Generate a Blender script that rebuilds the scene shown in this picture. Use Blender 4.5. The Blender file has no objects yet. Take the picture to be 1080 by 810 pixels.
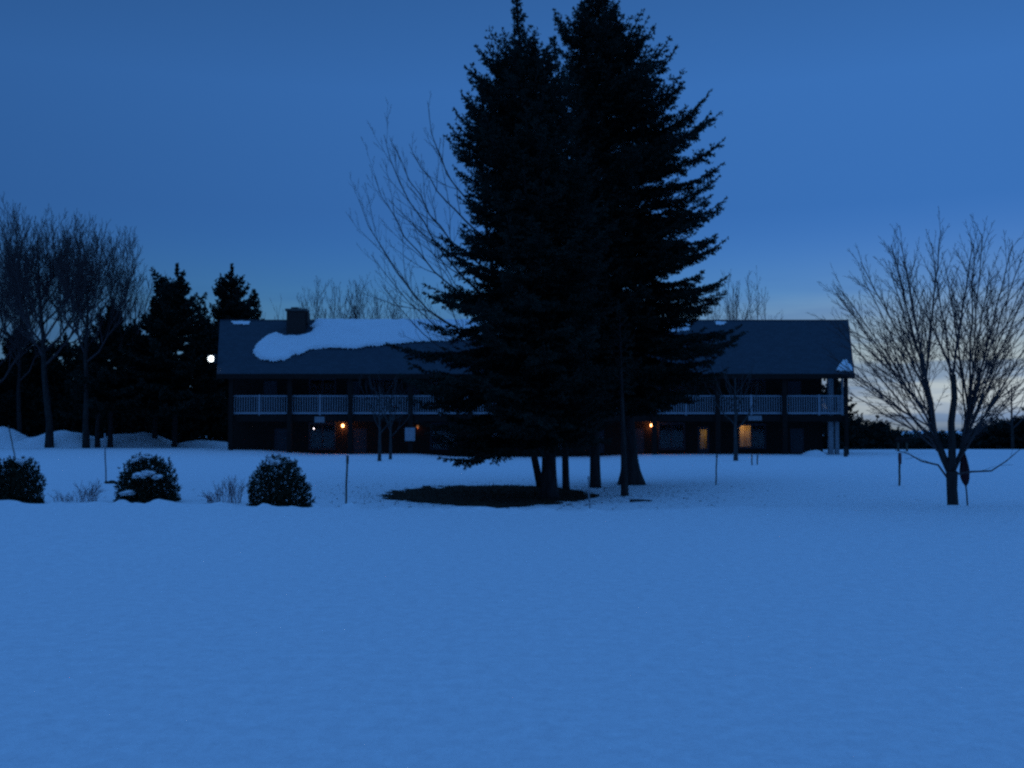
import bpy, math, random
import numpy as np
from mathutils import Vector, noise as mnoise

SC = bpy.context.scene
COL = SC.collection
R = math.radians

# ------------------------------------------------------------------ camera
CAM_Z, PITCH, F = 1.6, R(2.54), 1060.0          # F: focal length in pixels of a 1080 px wide picture
cam = bpy.data.cameras.new('camera')
cam.sensor_width = 36.0
cam.lens = 36.0 * F / 1080.0
cam.clip_start, cam.clip_end = 0.1, 6000.0
camo = bpy.data.objects.new('camera', cam)
COL.objects.link(camo)
camo.location = (0, 0, CAM_Z)
camo.rotation_euler = (R(90) + PITCH, 0, 0)
SC.camera = camo

# ------------------------------------------------------------------ sky at dusk, exposure
SC.view_settings.view_transform = 'Standard'
SC.view_settings.look = 'None'
SC.view_settings.gamma = 1.0
SC.view_settings.use_curve_mapping = False
SC.view_settings.exposure = 2.55
SC.cycles.use_denoising = False
SC.cycles.max_bounces = 6
SC.cycles.transparent_max_bounces = 8
SC.cycles.filter_width = 2.5
SC.cycles.sample_clamp_indirect = 1.0
SC.cycles.sample_clamp_direct = 1.0

world = bpy.data.worlds.new('World')
SC.world = world
world.use_nodes = True
NT = world.node_tree
def wn(kind, **kw):
    n = NT.nodes.new(kind)
    for k, v in kw.items(): setattr(n, k, v)
    return n
def wl(a, b): NT.links.new(a, b)
BG = NT.nodes['Background']
BG.inputs['Strength'].default_value = 0.15
sky = wn('ShaderNodeTexSky', sky_type='NISHITA')
sky.sun_disc = False
sky.sun_elevation = R(-1.0)
sky.sun_rotation = R(27)
sky.ozone_density = 3.0
sky.dust_density = 0.6
def wmath(op, a=None, b=None, c=None, clamp=False):
    n = wn('ShaderNodeMath', operation=op, use_clamp=clamp)
    for i, v in enumerate((a, b, c)):
        if v is None: continue
        if isinstance(v, (int, float)): n.inputs[i].default_value = v
        else: wl(v, n.inputs[i])
    return n.outputs[0]
def wramp(src, stops):
    n = wn('ShaderNodeValToRGB')
    el = n.color_ramp.elements
    while len(el) < len(stops): el.new(0.5)
    for e, (p, c) in zip(el, stops):
        e.position = p
        e.color = (c[0], c[1], c[2], 1)
    wl(src, n.inputs[0])
    return n.outputs[0]
def wmix(kind, fac, a, b):
    n = wn('ShaderNodeMix', data_type='RGBA', blend_type=kind)
    if isinstance(fac, (int, float)): n.inputs[0].default_value = fac
    else: wl(fac, n.inputs[0])
    for i, v in ((6, a), (7, b)):
        if isinstance(v, tuple): n.inputs[i].default_value = (*v, 1)
        else: wl(v, n.inputs[i])
    return n.outputs[2]
tc = wn('ShaderNodeTexCoord')
sep = wn('ShaderNodeSeparateXYZ')
wl(tc.outputs['Generated'], sep.inputs[0])
DZ = sep.outputs[2]
# white balance of the evening air by elevation: neutral at the glowing rim, strongly blue above it
tint = wramp(wmath('MULTIPLY', DZ, 2.0, clamp=True),
             [(0.0, (0.26, 0.62, 1.0)), (0.10, (0.26, 0.60, 1.0)), (0.30, (0.28, 0.595, 0.89)), (0.46, (0.285, 0.61, 0.93)), (0.62, (0.335, 0.66, 0.91)), (0.85, (0.34, 0.67, 1.02))])
c0n = wmix('MULTIPLY', 1.0, sky.outputs[0], tint)
# higher up the hazy air has one hue all round: only the model's brightness is kept there
bwa = wn('ShaderNodeRGBToBW'); wl(sky.outputs[0], bwa.inputs[0])
H_ = lambda g: (.258 * g, g, 2.92 * g)
even = wmix('MULTIPLY', 1.0, wmath('MULTIPLY', wmath('POWER', bwa.outputs[0], .65), .515), wramp(wmath('MULTIPLY', DZ, 2.0, clamp=True), [(0.0, H_(.52)), (0.37, H_(.63)), (0.52, H_(.735)), (0.64, H_(.83)), (0.85, H_(.765))]))
c00 = wmix('MIX', wramp(wmath('MULTIPLY', DZ, 2.0, clamp=True), [(0.24, (0, 0, 0)), (0.42, (1, 1, 1))]), c0n, even)
# the rim of the sky: a pale, nearly colourless afterglow
bw = wn('ShaderNodeRGBToBW'); wl(sky.outputs[0], bw.inputs[0])
nrm_ = wn('ShaderNodeVectorMath', operation='DOT_PRODUCT')
wl(tc.outputs['Generated'], nrm_.inputs[0]); nrm_.inputs[1].default_value = (math.sin(R(25)), math.cos(R(25)), 0)
azf = wramp(nrm_.outputs['Value'], [(0.90, (0, 0, 0)), (0.995, (1, 1, 1))])
pale = wmix('MULTIPLY', 1.0, bw.outputs[0], wmix('MIX', azf, (0.30, 0.72, 1.45), (0.80, 0.95, 1.06)))
rim = wramp(wmath('MULTIPLY', DZ, 5.0, clamp=True), [(0.0, (1, 1, 1)), (0.2, (0.85, 0.85, 0.85)), (0.65, (0, 0, 0))])
c0 = wmix('MIX', rim, c00, pale)
# extra brightness added to the unseen sky overhead, to light the snow
overhead_boost = wramp(wmath('MULTIPLY', DZ, 1.0, clamp=True), [(0.0, (1, 1, 1)), (0.42, (1, 1, 1)), (0.75, (4.75, 4.5, 4.3))])
c1 = wmix('MULTIPLY', 1.0, c0, overhead_boost)
# low bands of cloud near the horizon
mp = wn('ShaderNodeMapping')
mp.inputs['Scale'].default_value = (5, 5, 55)
wl(tc.outputs['Generated'], mp.inputs[0])
nz = wn('ShaderNodeTexNoise')
nz.inputs['Scale'].default_value = 1.0
nz.inputs['Detail'].default_value = 4
wl(mp.outputs[0], nz.inputs['Vector'])
band = wramp(nz.outputs[0], [(0.46, (0, 0, 0)), (0.60, (1, 1, 1))])
low = wramp(wmath('MULTIPLY', DZ, 5.0, clamp=True), [(0.0, (1, 1, 1)), (0.20, (0.9, 0.9, 0.9)), (0.75, (0, 0, 0))])
cm = wn('ShaderNodeMix', data_type='RGBA', blend_type='MULTIPLY')
cm.inputs[0].default_value = 1
wl(band, cm.inputs[6]); wl(low, cm.inputs[7])
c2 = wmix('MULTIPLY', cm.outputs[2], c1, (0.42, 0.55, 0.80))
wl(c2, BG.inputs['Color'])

# ------------------------------------------------------------------ helpers
FWD = Vector((0, math.cos(PITCH), math.sin(PITCH)))
UPV = Vector((0, -math.sin(PITCH), math.cos(PITCH)))
CAM = Vector((0, 0, CAM_Z))
def ray(px, py):
    return Vector(((px - 540) / F, 0, 0)) + UPV * ((405 - py) / F) + FWD
def at(px, py, Y):
    d = ray(px, py)
    return CAM + d * (Y / d.y)
def PX(px, Y): return at(px, 405, Y).x
def PZ(py, Y): return at(540, py, Y).z

def link(name, me, parent=None, mats=()):
    o = bpy.data.objects.new(name, me)
    COL.objects.link(o)
    for m in mats: me.materials.append(m)
    if parent is not None: o.parent = parent
    return o
def tag(o, label=None, cat=None, group=None, kind=None):
    if label: o['label'] = label
    if cat: o['category'] = cat
    if group: o['group'] = group
    if kind: o['kind'] = kind
    return o
def thing(name, loc, label, cat, group=None):
    o = bpy.data.objects.new(name, None)
    o.empty_display_size = 0.2
    COL.objects.link(o)
    o.location = loc
    return tag(o, label, cat, group)
def root_of(o):
    while o.parent is not None: o = o.parent
    return o

class MB:
    """collects faces in world coordinates and links them as ONE mesh object"""
    def __init__(self):
        self.v, self.f, self.m = [], [], []
        self.mi = 0
    def face(self, pts):
        i = len(self.v)
        self.v += [tuple(p) for p in pts]
        self.f.append(tuple(range(i, i + len(pts))))
        self.m.append(self.mi)
    def box(self, x0, x1, y0, y1, z0, z1):
        i = len(self.v)
        self.v += [(x0,y0,z0),(x1,y0,z0),(x1,y1,z0),(x0,y1,z0),(x0,y0,z1),(x1,y0,z1),(x1,y1,z1),(x0,y1,z1)]
        for q in ((3,2,1,0),(4,5,6,7),(0,1,5,4),(1,2,6,5),(2,3,7,6),(3,0,4,7)):
            self.f.append(tuple(i + k for k in q)); self.m.append(self.mi)
    def tube(self, pts, rad, n=6, cap=True):
        pts = [Vector(p) for p in pts]
        if isinstance(rad, (int, float)): rad = [rad] * len(pts)
        i = len(self.v)
        T = (pts[1] - pts[0]).normalized()
        a = T.orthogonal().normalized()
        for k, p in enumerate(pts):
            if 0 < k < len(pts) - 1: T = (pts[k+1] - pts[k-1]).normalized()
            elif k: T = (pts[k] - pts[k-1]).normalized()
            a = (a - T * a.dot(T))
            a = a.normalized() if a.length > 1e-6 else T.orthogonal().normalized()
            b = T.cross(a)
            for j in range(n):
                t = 2 * math.pi * j / n
                q = p + a * (math.cos(t) * rad[k]) + b * (math.sin(t) * rad[k])
                self.v.append((q.x, q.y, q.z))
        for k in range(len(pts) - 1):
            for j in range(n):
                A = i + k*n + j; B = i + k*n + (j+1) % n
                self.f.append((A, B, B + n, A + n)); self.m.append(self.mi)
        if cap:
            self.f.append(tuple(i + (n-1-j) for j in range(n))); self.m.append(self.mi)
            e = i + (len(pts)-1)*n
            self.f.append(tuple(e + j for j in range(n))); self.m.append(self.mi)
    def blob(self, c, r, seed=0, rough=0.15, nu=14, nv=8):
        i = len(self.v)
        c = Vector(c)
        for a in range(nv + 1):
            th = math.pi * a / nv
            for b in range(nu):
                ph = 2 * math.pi * b / nu
                d = Vector((math.sin(th)*math.cos(ph), math.sin(th)*math.sin(ph), math.cos(th)))
                k = 1 + rough * mnoise.noise(d * 1.8 + Vector((seed, seed*.7, 0)))*1.6
                self.v.append((c.x + d.x*r[0]*k, c.y + d.y*r[1]*k, c.z + d.z*r[2]*k))
        for a in range(nv):
            for b in range(nu):
                A = i + a*nu + b; B = i + a*nu + (b+1) % nu
                self.f.append((A, A + nu, B + nu, B)); self.m.append(self.mi)
    def build(self, name, mats, parent=None, smooth=False):
        if not isinstance(mats, (list, tuple)): mats = [mats]
        off = root_of(parent).location if parent is not None else Vector((0, 0, 0))
        me = bpy.data.meshes.new(name)
        V = np.array(self.v, dtype=np.float32) - np.array(off, dtype=np.float32)
        me.from_pydata(V.tolist(), [], self.f)
        if len(mats) > 1: me.polygons.foreach_set('material_index', self.m)
        if smooth: me.polygons.foreach_set('use_smooth', [True] * len(self.f))
        me.update()
        return link(name, me, parent, mats)

def mesh_np(name, V, NP, mats, parent=None, mi=None, smooth=False):
    """V: (n*NP,3) array, every NP rows one polygon"""
    off = root_of(parent).location if parent is not None else Vector((0, 0, 0))
    V = (np.asarray(V, dtype=np.float32).reshape(-1, 3) - np.array(off, dtype=np.float32))
    n = len(V) // NP
    me = bpy.data.meshes.new(name)
    me.vertices.add(len(V)); me.vertices.foreach_set('co', V.ravel())
    me.loops.add(n * NP); me.loops.foreach_set('vertex_index', np.arange(n * NP, dtype=np.int32))
    me.polygons.add(n); me.polygons.foreach_set('loop_start', np.arange(0, n * NP, NP, dtype=np.int32))
    if mi is not None: me.polygons.foreach_set('material_index', mi)
    me.update(calc_edges=True); me.validate()
    return link(name, me, parent, mats)

# ------------------------------------------------------------------ materials
def mat(name, col, rough=0.8, var=0.25, scale=6.0, bump=0.0, bscale=40.0, spec=0.3, stretch=(1, 1, 1), col2=None):
    m = bpy.data.materials.new(name); m.use_nodes = True
    nt = m.node_tree; b = nt.nodes['Principled BSDF']
    b.inputs['Roughness'].default_value = rough
    b.inputs['Specular IOR Level'].default_value = spec
    tcn = nt.nodes.new('ShaderNodeTexCoord'); mpn = nt.nodes.new('ShaderNodeMapping')
    mpn.inputs['Scale'].default_value = stretch
    nt.links.new(tcn.outputs['Object'], mpn.inputs[0])
    n = nt.nodes.new('ShaderNodeTexNoise'); n.inputs['Scale'].default_value = scale; n.inputs['Detail'].default_value = 5
    nt.links.new(mpn.outputs[0], n.inputs['Vector'])
    r = nt.nodes.new('ShaderNodeValToRGB')
    lo = tuple(c * (1 - var) for c in col); hi = col2 if col2 else tuple(min(1, c * (1 + var)) for c in col)
    r.color_ramp.elements[0].position = .3; r.color_ramp.elements[0].color = (*lo, 1)
    r.color_ramp.elements[1].position = .7; r.color_ramp.elements[1].color = (*hi, 1)
    nt.links.new(n.outputs[0], r.inputs[0]); nt.links.new(r.outputs[0], b.inputs['Base Color'])
    if bump:
        n2 = nt.nodes.new('ShaderNodeTexNoise'); n2.inputs['Scale'].default_value = bscale; n2.inputs['Detail'].default_value = 4
        nt.links.new(mpn.outputs[0], n2.inputs['Vector'])
        bp = nt.nodes.new('ShaderNodeBump'); bp.inputs['Strength'].default_value = bump; bp.inputs['Distance'].default_value = .05
        nt.links.new(n2.outputs[0], bp.inputs['Height']); nt.links.new(bp.outputs[0], b.inputs['Normal'])
    return m
def brickmat(name, c1, c2, mortar, scale, bw, bh, rough=.9):
    m = mat(name, c1, rough)
    nt = m.node_tree; b = nt.nodes['Principled BSDF']
    tcn = nt.nodes.new('ShaderNodeTexCoord'); sp = nt.nodes.new('ShaderNodeSeparateXYZ'); cb = nt.nodes.new('ShaderNodeCombineXYZ')
    nt.links.new(tcn.outputs['Object'], sp.inputs[0])
    ad = nt.nodes.new('ShaderNodeMath'); nt.links.new(sp.outputs[0], ad.inputs[0]); nt.links.new(sp.outputs[1], ad.inputs[1])
    nt.links.new(ad.outputs[0] if rough < .895 else sp.outputs[0], cb.inputs[0]); nt.links.new(sp.outputs[2], cb.inputs[1])
    t = nt.nodes.new('ShaderNodeTexBrick')
    t.inputs['Color1'].default_value = (*c1, 1); t.inputs['Color2'].default_value = (*c2, 1); t.inputs['Mortar'].default_value = (*mortar, 1)
    t.inputs['Scale'].default_value = scale; t.inputs['Brick Width'].default_value = bw; t.inputs['Row Height'].default_value = bh
    t.inputs['Mortar Size'].default_value = .012
    nt.links.new(cb.outputs[0], t.inputs['Vector'])
    nt.links.new(t.outputs[0], b.inputs['Base Color'])
    return m
def emit(name, col, s):
    m = bpy.data.materials.new(name); m.use_nodes = True
    nt = m.node_tree; b = nt.nodes['Principled BSDF']
    b.inputs['Base Color'].default_value = (*col, 1)
    b.inputs['Emission Color'].default_value = (*col, 1)
    b.inputs['Emission Strength'].default_value = s
    return m

def snow_material():
    m = mat('snow', (.80, .80, .82), .75, .13, 8.0, 0, spec=.15, col2=(.86, .88, .89))
    m.node_tree.nodes['Noise Texture'].inputs['Detail'].default_value = 9
    m.node_tree.nodes['Noise Texture'].inputs['Roughness'].default_value = .75
    nt = m.node_tree; b = nt.nodes['Principled BSDF']
    tcn = nt.nodes.new('ShaderNodeTexCoord')
    def nzn(s, d=4):
        n = nt.nodes.new('ShaderNodeTexNoise'); n.inputs['Scale'].default_value = s; n.inputs['Detail'].default_value = d
        nt.links.new(tcn.outputs['Object'], n.inputs['Vector']); return n.outputs[0]
    a = nt.nodes.new('ShaderNodeBump'); a.inputs['Strength'].default_value = .5; a.inputs['Distance'].default_value = .025
    nt.links.new(nzn(5), a.inputs['Height'])
    c = nt.nodes.new('ShaderNodeBump'); c.inputs['Strength'].default_value = .8; c.inputs['Distance'].default_value = .03
    nt.links.new(nzn(22, 6), c.inputs['Height']); nt.links.new(a.outputs[0], c.inputs['Normal'])
    nt.links.new(c.outputs[0], b.inputs['Normal'])
    return m
M = dict(
    snow=snow_material(),
    needle=mat('spruce_needles', (.019, .030, .023), .85, .45, 3.0, spec=.1),
    cedar=mat('cedar_foliage', (.026, .036, .022), .85, .4, 5.0, spec=.1),
    bark=mat('bark', (.045, .040, .038), .95, .4, 9.0, .9, 30, spec=.1, stretch=(1, 1, .25)),
    palebark=mat('pale_bark', (.060, .060, .062), .95, .35, 9.0, .6, 30, spec=.1, stretch=(1, 1, .4)),
    twig=mat('twig_bark', (.085, .062, .062), .9, .3, 8.0, spec=.1),
    redtwig=mat('reddish_twigs', (.17, .10, .11), .9, .3, 8.0, spec=.1),
    soil=mat('needle_litter_soil', (.030, .024, .018), 1.0, .5, 7.0, .9, 45, spec=.05, col2=(.060, .047, .032)),
    grass=mat('dead_grass', (.060, .047, .032), .95, .4, 3.0, spec=.05),
    siding=mat('dark_stained_siding', (.022, .015, .012), .85, .35, 5.0, .5, 14, spec=.2, stretch=(6, 6, .5)),
    trim=mat('dark_brown_trim', (.015, .011, .009), .8, .3, 6.0, spec=.2),
    shingle=brickmat('roof_shingles', (.030, .046, .062), (.040, .060, .080), (.022, .034, .046), 1.0, .33, .14, .9),
    brick=brickmat('chimney_brick', (.045, .020, .016), (.032, .016, .013), (.045, .042, .04), 1.0, .22, .075, .89),
    white=mat('white_paint', (.31, .33, .37), .6, .08, 4.0, .1, 30),
    offwhite=mat('weathered_white_paint', (.24, .25, .27), .7, .15, 4.0, .15, 30),
    deck=mat('deck_boards', (.06, .045, .035), .85, .3, 8.0),
    concrete=mat('concrete', (.09, .088, .085), .95, .2, 6.0, .4, 40),
    metal=mat('grey_metal', (.25, .25, .26), .5, .1, 8.0, spec=.5),
    darkmetal=mat('dark_metal', (.04, .04, .045), .6, .1, 8.0, spec=.5),
    stake=mat('grey_wood_stake', (.10, .085, .07), .9, .3, 12.0, spec=.1),
    redcloth=mat('dark_red_cloth', (.070, .026, .030), .9, .25, 10.0, .4, 20, spec=.1),
    redpaint=mat('red_reflective_paint', (.12, .045, .05), .6, .15, 10.0),
    doorpaint=mat('grey_door_paint', (.034, .040, .050), .6, .12, 5.0),
    curtain=mat('closed_curtain', (.045, .050, .062), .95, .2, 3.0, .6, 10, stretch=(9, 9, .2)),
    orange=emit('orange_lamp_globe', (1.0, .36, .12), 6.0),
    orangedim=emit('dim_orange_lamp_globe', (1.0, .36, .10), .03),
    whitelamp=emit('white_lamp', (.95, 1.0, .92), 2.5),
    smallwhite=emit('small_white_lamp', (.95, .85, .9), .9),
)
def glass_material():
    m = bpy.data.materials.new('window_glass'); m.use_nodes = True
    nt = m.node_tree; nt.nodes.remove(nt.nodes['Principled BSDF'])
    out = nt.nodes['Material Output']
    t = nt.nodes.new('ShaderNodeBsdfTransparent'); t.inputs[0].default_value = (.92, .94, .93, 1)
    g = nt.nodes.new('ShaderNodeBsdfGlossy'); g.inputs['Roughness'].default_value = .03
    fr = nt.nodes.new('ShaderNodeFresnel'); fr.inputs[0].default_value = 1.5
    mx = nt.nodes.new('ShaderNodeMixShader')
    nt.links.new(fr.outputs[0], mx.inputs[0]); nt.links.new(t.outputs[0], mx.inputs[1]); nt.links.new(g.outputs[0], mx.inputs[2])
    nt.links.new(mx.outputs[0], out.inputs[0])
    return m
M['glass'] = glass_material()
def cloth_material():
    m = bpy.data.materials.new('lit_curtain_cloth'); m.use_nodes = True
    nt = m.node_tree; nt.nodes.remove(nt.nodes['Principled BSDF'])
    out = nt.nodes['Material Output']
    tcn = nt.nodes.new('ShaderNodeTexCoord'); mp_ = nt.nodes.new('ShaderNodeMapping'); mp_.inputs['Scale'].default_value = (9, 9, .3)
    n = nt.nodes.new('ShaderNodeTexNoise'); n.inputs['Scale'].default_value = 2
    nt.links.new(tcn.outputs['Object'], mp_.inputs[0]); nt.links.new(mp_.outputs[0], n.inputs['Vector'])
    r = nt.nodes.new('ShaderNodeValToRGB')
    r.color_ramp.elements[0].position = .35; r.color_ramp.elements[0].color = (.45, .30, .12, 1)
    r.color_ramp.elements[1].position = .65; r.color_ramp.elements[1].color = (.80, .66, .38, 1)
    nt.links.new(n.outputs[0], r.inputs[0])
    t = nt.nodes.new('ShaderNodeBsdfTranslucent'); d = nt.nodes.new('ShaderNodeBsdfDiffuse')
    nt.links.new(r.outputs[0], t.inputs[0]); nt.links.new(r.outputs[0], d.inputs[0])
    mx = nt.nodes.new('ShaderNodeMixShader'); mx.inputs[0].default_value = .3
    nt.links.new(t.outputs[0], mx.inputs[1]); nt.links.new(d.outputs[0], mx.inputs[2]); nt.links.new(mx.outputs[0], out.inputs[0])
    return m
M['cloth'] = cloth_material()

# ------------------------------------------------------------------ ground
def sst(a, b, x):
    t = max(0.0, min(1.0, (x - a) / (b - a)))
    return t * t * (3 - 2 * t)
PATCH = (-0.1, 28.6, 3.5, 4.6)
def patch_d(x, y):
    a = math.atan2((y - PATCH[1]) / PATCH[3], (x - PATCH[0]) / PATCH[2])
    e = math.hypot((x - PATCH[0]) / PATCH[2], (y - PATCH[1]) / PATCH[3])
    return e + .13 * mnoise.noise(Vector((math.cos(a) * 2, math.sin(a) * 2, 3.1))) + .06 * mnoise.noise(Vector((x * 1.7, y * .9, 1.3)))
def nz3(x, y, s, k=0): return mnoise.noise(Vector((x / s, y / s, k)))
def ground(x, y):
    yc = 19.6 + .35 * nz3(x, 0, 3.0, 9)                               # line of the ploughed edge
    crest = .02 + .11 * sst(2, -9, x) + .07 * sst(1.5, 9, x) - .04 * sst(-7, -3, x) * sst(2, -1, x)
    lawn = -.22 + .19 * sst(-3.2, -6.5, x) + .15 * sst(4.2, 9, x)
    near = crest * sst(9, 19, y)
    h = near + (lawn - near) * sst(yc, yc + 2.0, y)
    if 17.5 < y < 22.5:                                               # clods along the edge
        e = math.exp(-((y - yc) / .55) ** 2)
        h += e * (.05 * nz3(x, 0, 1.7, 21) + .07 * nz3(x, y, .8, 2) + .17 * max(0, nz3(x, y, .36, 4))) * (1.0 if x < 1.5 else .25)
    if y < 45:
        h += .005 * nz3(x, y, 2.3, 1) + .006 * nz3(x, y, .8, 5) + .006 * nz3(x, y, .3, 6)
    if y > 30: h += sst(30, 60, y) * (.05 * nz3(x, y, 9, 7))
    if 20.5 < y < 37 and abs(x) < 7:
        d = patch_d(x, y)
        h -= .06 * (1 - sst(.85, 1.3, d))
    if y > 78: h -= 4.0 * sst(80, 130, y)
    if y > 56: h += .22 * sst(-12, -17, x) * sst(56, 64, y)
    h += .05 * math.exp(-((y - 63.2) / .9) ** 2) * (nz3(x, 0, 1.2, 8) + .6)
    return h
def gy(px, py, y0=20.6):
    """distance at which the line of sight through a pixel meets the ground"""
    y = y0
    while y < 120:
        p = at(px, py, y)
        if p.z <= ground(p.x, y): return y
        y += .05
    return y
def build_ground():
    xs = list(np.arange(-15, 15.01, .11))
    s, d = 15.0, .16
    while s < 2500: s += d; d *= 1.13; xs.append(s); xs.insert(0, -s)
    ys = list(np.arange(3.0, 34.01, .11))
    s, d = 34.0, .16
    while s < 2500: s += d; d *= 1.06 if s < 130 else 1.25; ys.append(s)
    s, d = 3.0, .16
    while s > -600: s -= d; d *= 1.25; ys.insert(0, s)
    V = [(x, y, ground(x, y)) for y in ys for x in xs]
    n = len(xs)
    Fc = [(j*n+i, j*n+i+1, (j+1)*n+i+1, (j+1)*n+i) for j in range(len(ys)-1) for i in range(n-1)]
    me = bpy.data.meshes.new('snow_field')
    me.from_pydata(V, [], Fc)
    me.polygons.foreach_set('use_smooth', [True] * len(Fc)); me.update()
    tag(link('snow_field', me, None, [M['snow']]), kind='structure')
build_ground()

def build_patch():
    V, Fc, idx = [], [], {}
    x0, y0, st = PATCH[0] - 5, PATCH[1] - 6.5, .09
    for j in range(int(13 / st)):
        for i in range(int(10 / st)):
            x, y = x0 + i * st, y0 + j * st
            if patch_d(x, y) + .16 * nz3(x, y, .5, 11) + .12 * nz3(x, y, .2, 13) + .16 * nz3(x, y, 1.1, 14) + sst(.3, 2.2, x) * .28 < 1.0:
                idx[(i, j)] = len(V)
                V.append((x, y, ground(x, y) + .022 + .012 * nz3(x, y, .3, 12)))
    for (i, j) in idx:
        q = [(i, j), (i+1, j), (i+1, j+1), (i, j+1)]
        if all(k in idx for k in q): Fc.append(tuple(idx[k] for k in q))
    me = bpy.data.meshes.new('bare_ground'); me.from_pydata(V, [], Fc); me.update()
    tag(link('bare_ground', me, None, [M['soil']]), kind='structure')
    # short dead grass on the bare patch, sparser on the snow around it
    rng = np.random.default_rng(4)
    T = []
    while len(T) < 9000:
        x = PATCH[0] + rng.normal() * 2.0; y = PATCH[1] + rng.normal() * 2.6
        d = patch_d(x, y) + sst(.3, 2.2, x) * .28
        if d > 1.25 or (d > .98 and rng.random() > .06): continue
        z = ground(x, y) + .012
        a = rng.random() * 6.28; h = .04 + .08 * rng.random(); w = .006 + .01 * rng.random()
        lx, ly = math.cos(a + 1.57) * h * rng.normal() * .5, math.sin(a + 1.57) * h * rng.normal() * .5
        T += [(x - math.cos(a) * w, y - math.sin(a) * w, z), (x + math.cos(a) * w, y + math.sin(a) * w, z), (x + lx, y + ly, z + h)]
    o = mesh_np('grass', T, 3, [M['grass']])
    tag(o, 'short dead grass on the bare ground under the big spruces', 'grass', kind='stuff')
    T = []
    for k in range(1300):                                              # fallen needles, cones and bits of bark on the snow
        x = PATCH[0] + .8 + rng.normal() * 3.3; y = PATCH[1] - .6 + rng.normal() * 3.0
        if y < 20.6: continue
        z = ground(x, y) + .006
        a = rng.random() * 6.28; l = .015 + .05 * rng.random() ** 2; w = .008 + .012 * rng.random()
        c, s = math.cos(a), math.sin(a)
        if patch_d(x, y) > 1.75 and rng.random() < .6: continue
        T += [(x - c*l - s*w, y - s*l + c*w, z), (x - c*l + s*w, y - s*l - c*w, z), (x + c*l + s*w, y + s*l - c*w, z + .012), (x + c*l - s*w, y + s*l + c*w, z + .012)]
    o = mesh_np('needle_litter', T, 4, [M['soil']])
    tag(o, 'fallen needles and bark crumbs on the snow around the spruces', 'litter', kind='stuff')
build_patch()

# snow ploughed into banks before the far trees on the left
def snow_bank(pxc, Y, wpx, top, depth, seed, label):
    c = at(pxc, 470, Y); hw = wpx / 2 * Y / F
    H = PZ(top, Y) - ground(c.x, Y)
    V, Fc = [], []
    nx, ny = 40, 18
    for j in range(ny + 1):
        for i in range(nx + 1):
            u, v = i / nx * 2 - 1, j / ny * 2 - 1
            x, y = c.x + u * hw, Y + v * depth
            k = max(0, 1 - (abs(u) ** 2.4)) * max(0, 1 - v * v)
            k *= 1 + .35 * nz3(x, y, 2.2, seed) + .14 * nz3(x, y, .7, seed + 3)
            V.append((x, y, ground(x, y) - .05 + H * k))
    n = nx + 1
    for j in range(ny):
        for i in range(nx): Fc.append((j*n+i, j*n+i+1, (j+1)*n+i+1, (j+1)*n+i))
    me = bpy.data.meshes.new('snow_bank'); me.from_pydata(V, [], Fc)
    me.polygons.foreach_set('use_smooth', [True] * len(Fc)); me.update()
    tag(link('snow_bank', me, None, [M['snow']]), label, kind='structure')
snow_bank(-10, 78, 90, 449, 3.0, 1, 'tall ploughed snow bank at the left edge')
snow_bank(66, 77, 100, 455, 3.0, 2, 'snow bank behind the forest trunks')
snow_bank(142, 78, 90, 456, 2.6, 3, 'rounded snow bank under the conifers')
snow_bank(215, 79, 70, 464, 2.4, 4, 'low snow bank beside the lodge')
snow_bank(858, 62.6, 26, 474, .8, 5, 'small heap of shovelled snow before the balcony end')

# ------------------------------------------------------------------ trees
def rot_about(v, axis, ang):
    axis = axis.normalized()
    c, s = math.cos(ang), math.sin(ang)
    return v * c + axis.cross(v) * s + axis * (axis.dot(v) * (1 - c))
def interp(tab, y):
    if y <= tab[0][0]: return tab[0][1]
    for (a, va), (b, vb) in zip(tab, tab[1:]):
        if y <= b: return va + (vb - va) * (y - a) / (b - a)
    return tab[-1][1]

def needles(twigs, rng, size, per_m):
    """twigs: (k,7) rows p, d, length -> needle triangles (numpy)"""
    W = np.array(twigs, dtype=np.float64)
    cnt = np.maximum(3, (W[:, 6] * per_m).astype(int))
    I = np.repeat(np.arange(len(W)), cnt)
    N = len(I)
    p, d, L = W[I, :3], W[I, 3:6], W[I, 6]
    t = rng.random(N)
    base = p + d * (t * L)[:, None]
    rnd = rng.normal(size=(N, 3)); rnd[:, 2] -= .15
    side = rnd - d * (rnd * d).sum(1)[:, None]
    side /= np.linalg.norm(side, axis=1)[:, None] + 1e-9
    dirn = d * (.55 + .4 * rng.random(N))[:, None] + side * (.45 + .5 * rng.random(N))[:, None]
    wv = np.cross(dirn, rng.normal(size=(N, 3))); wv /= np.linalg.norm(wv, axis=1)[:, None] + 1e-9
    s = size * (.6 + .8 * rng.random(N)) * (1 - .35 * t)
    tip = base + dirn * s[:, None]
    w = wv * (s * .27)[:, None]
    mid = base + dirn * (s * .45)[:, None]
    out = np.stack([base, mid + w, tip, mid - w], axis=1)
    return out.reshape(-1, 3)

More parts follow.
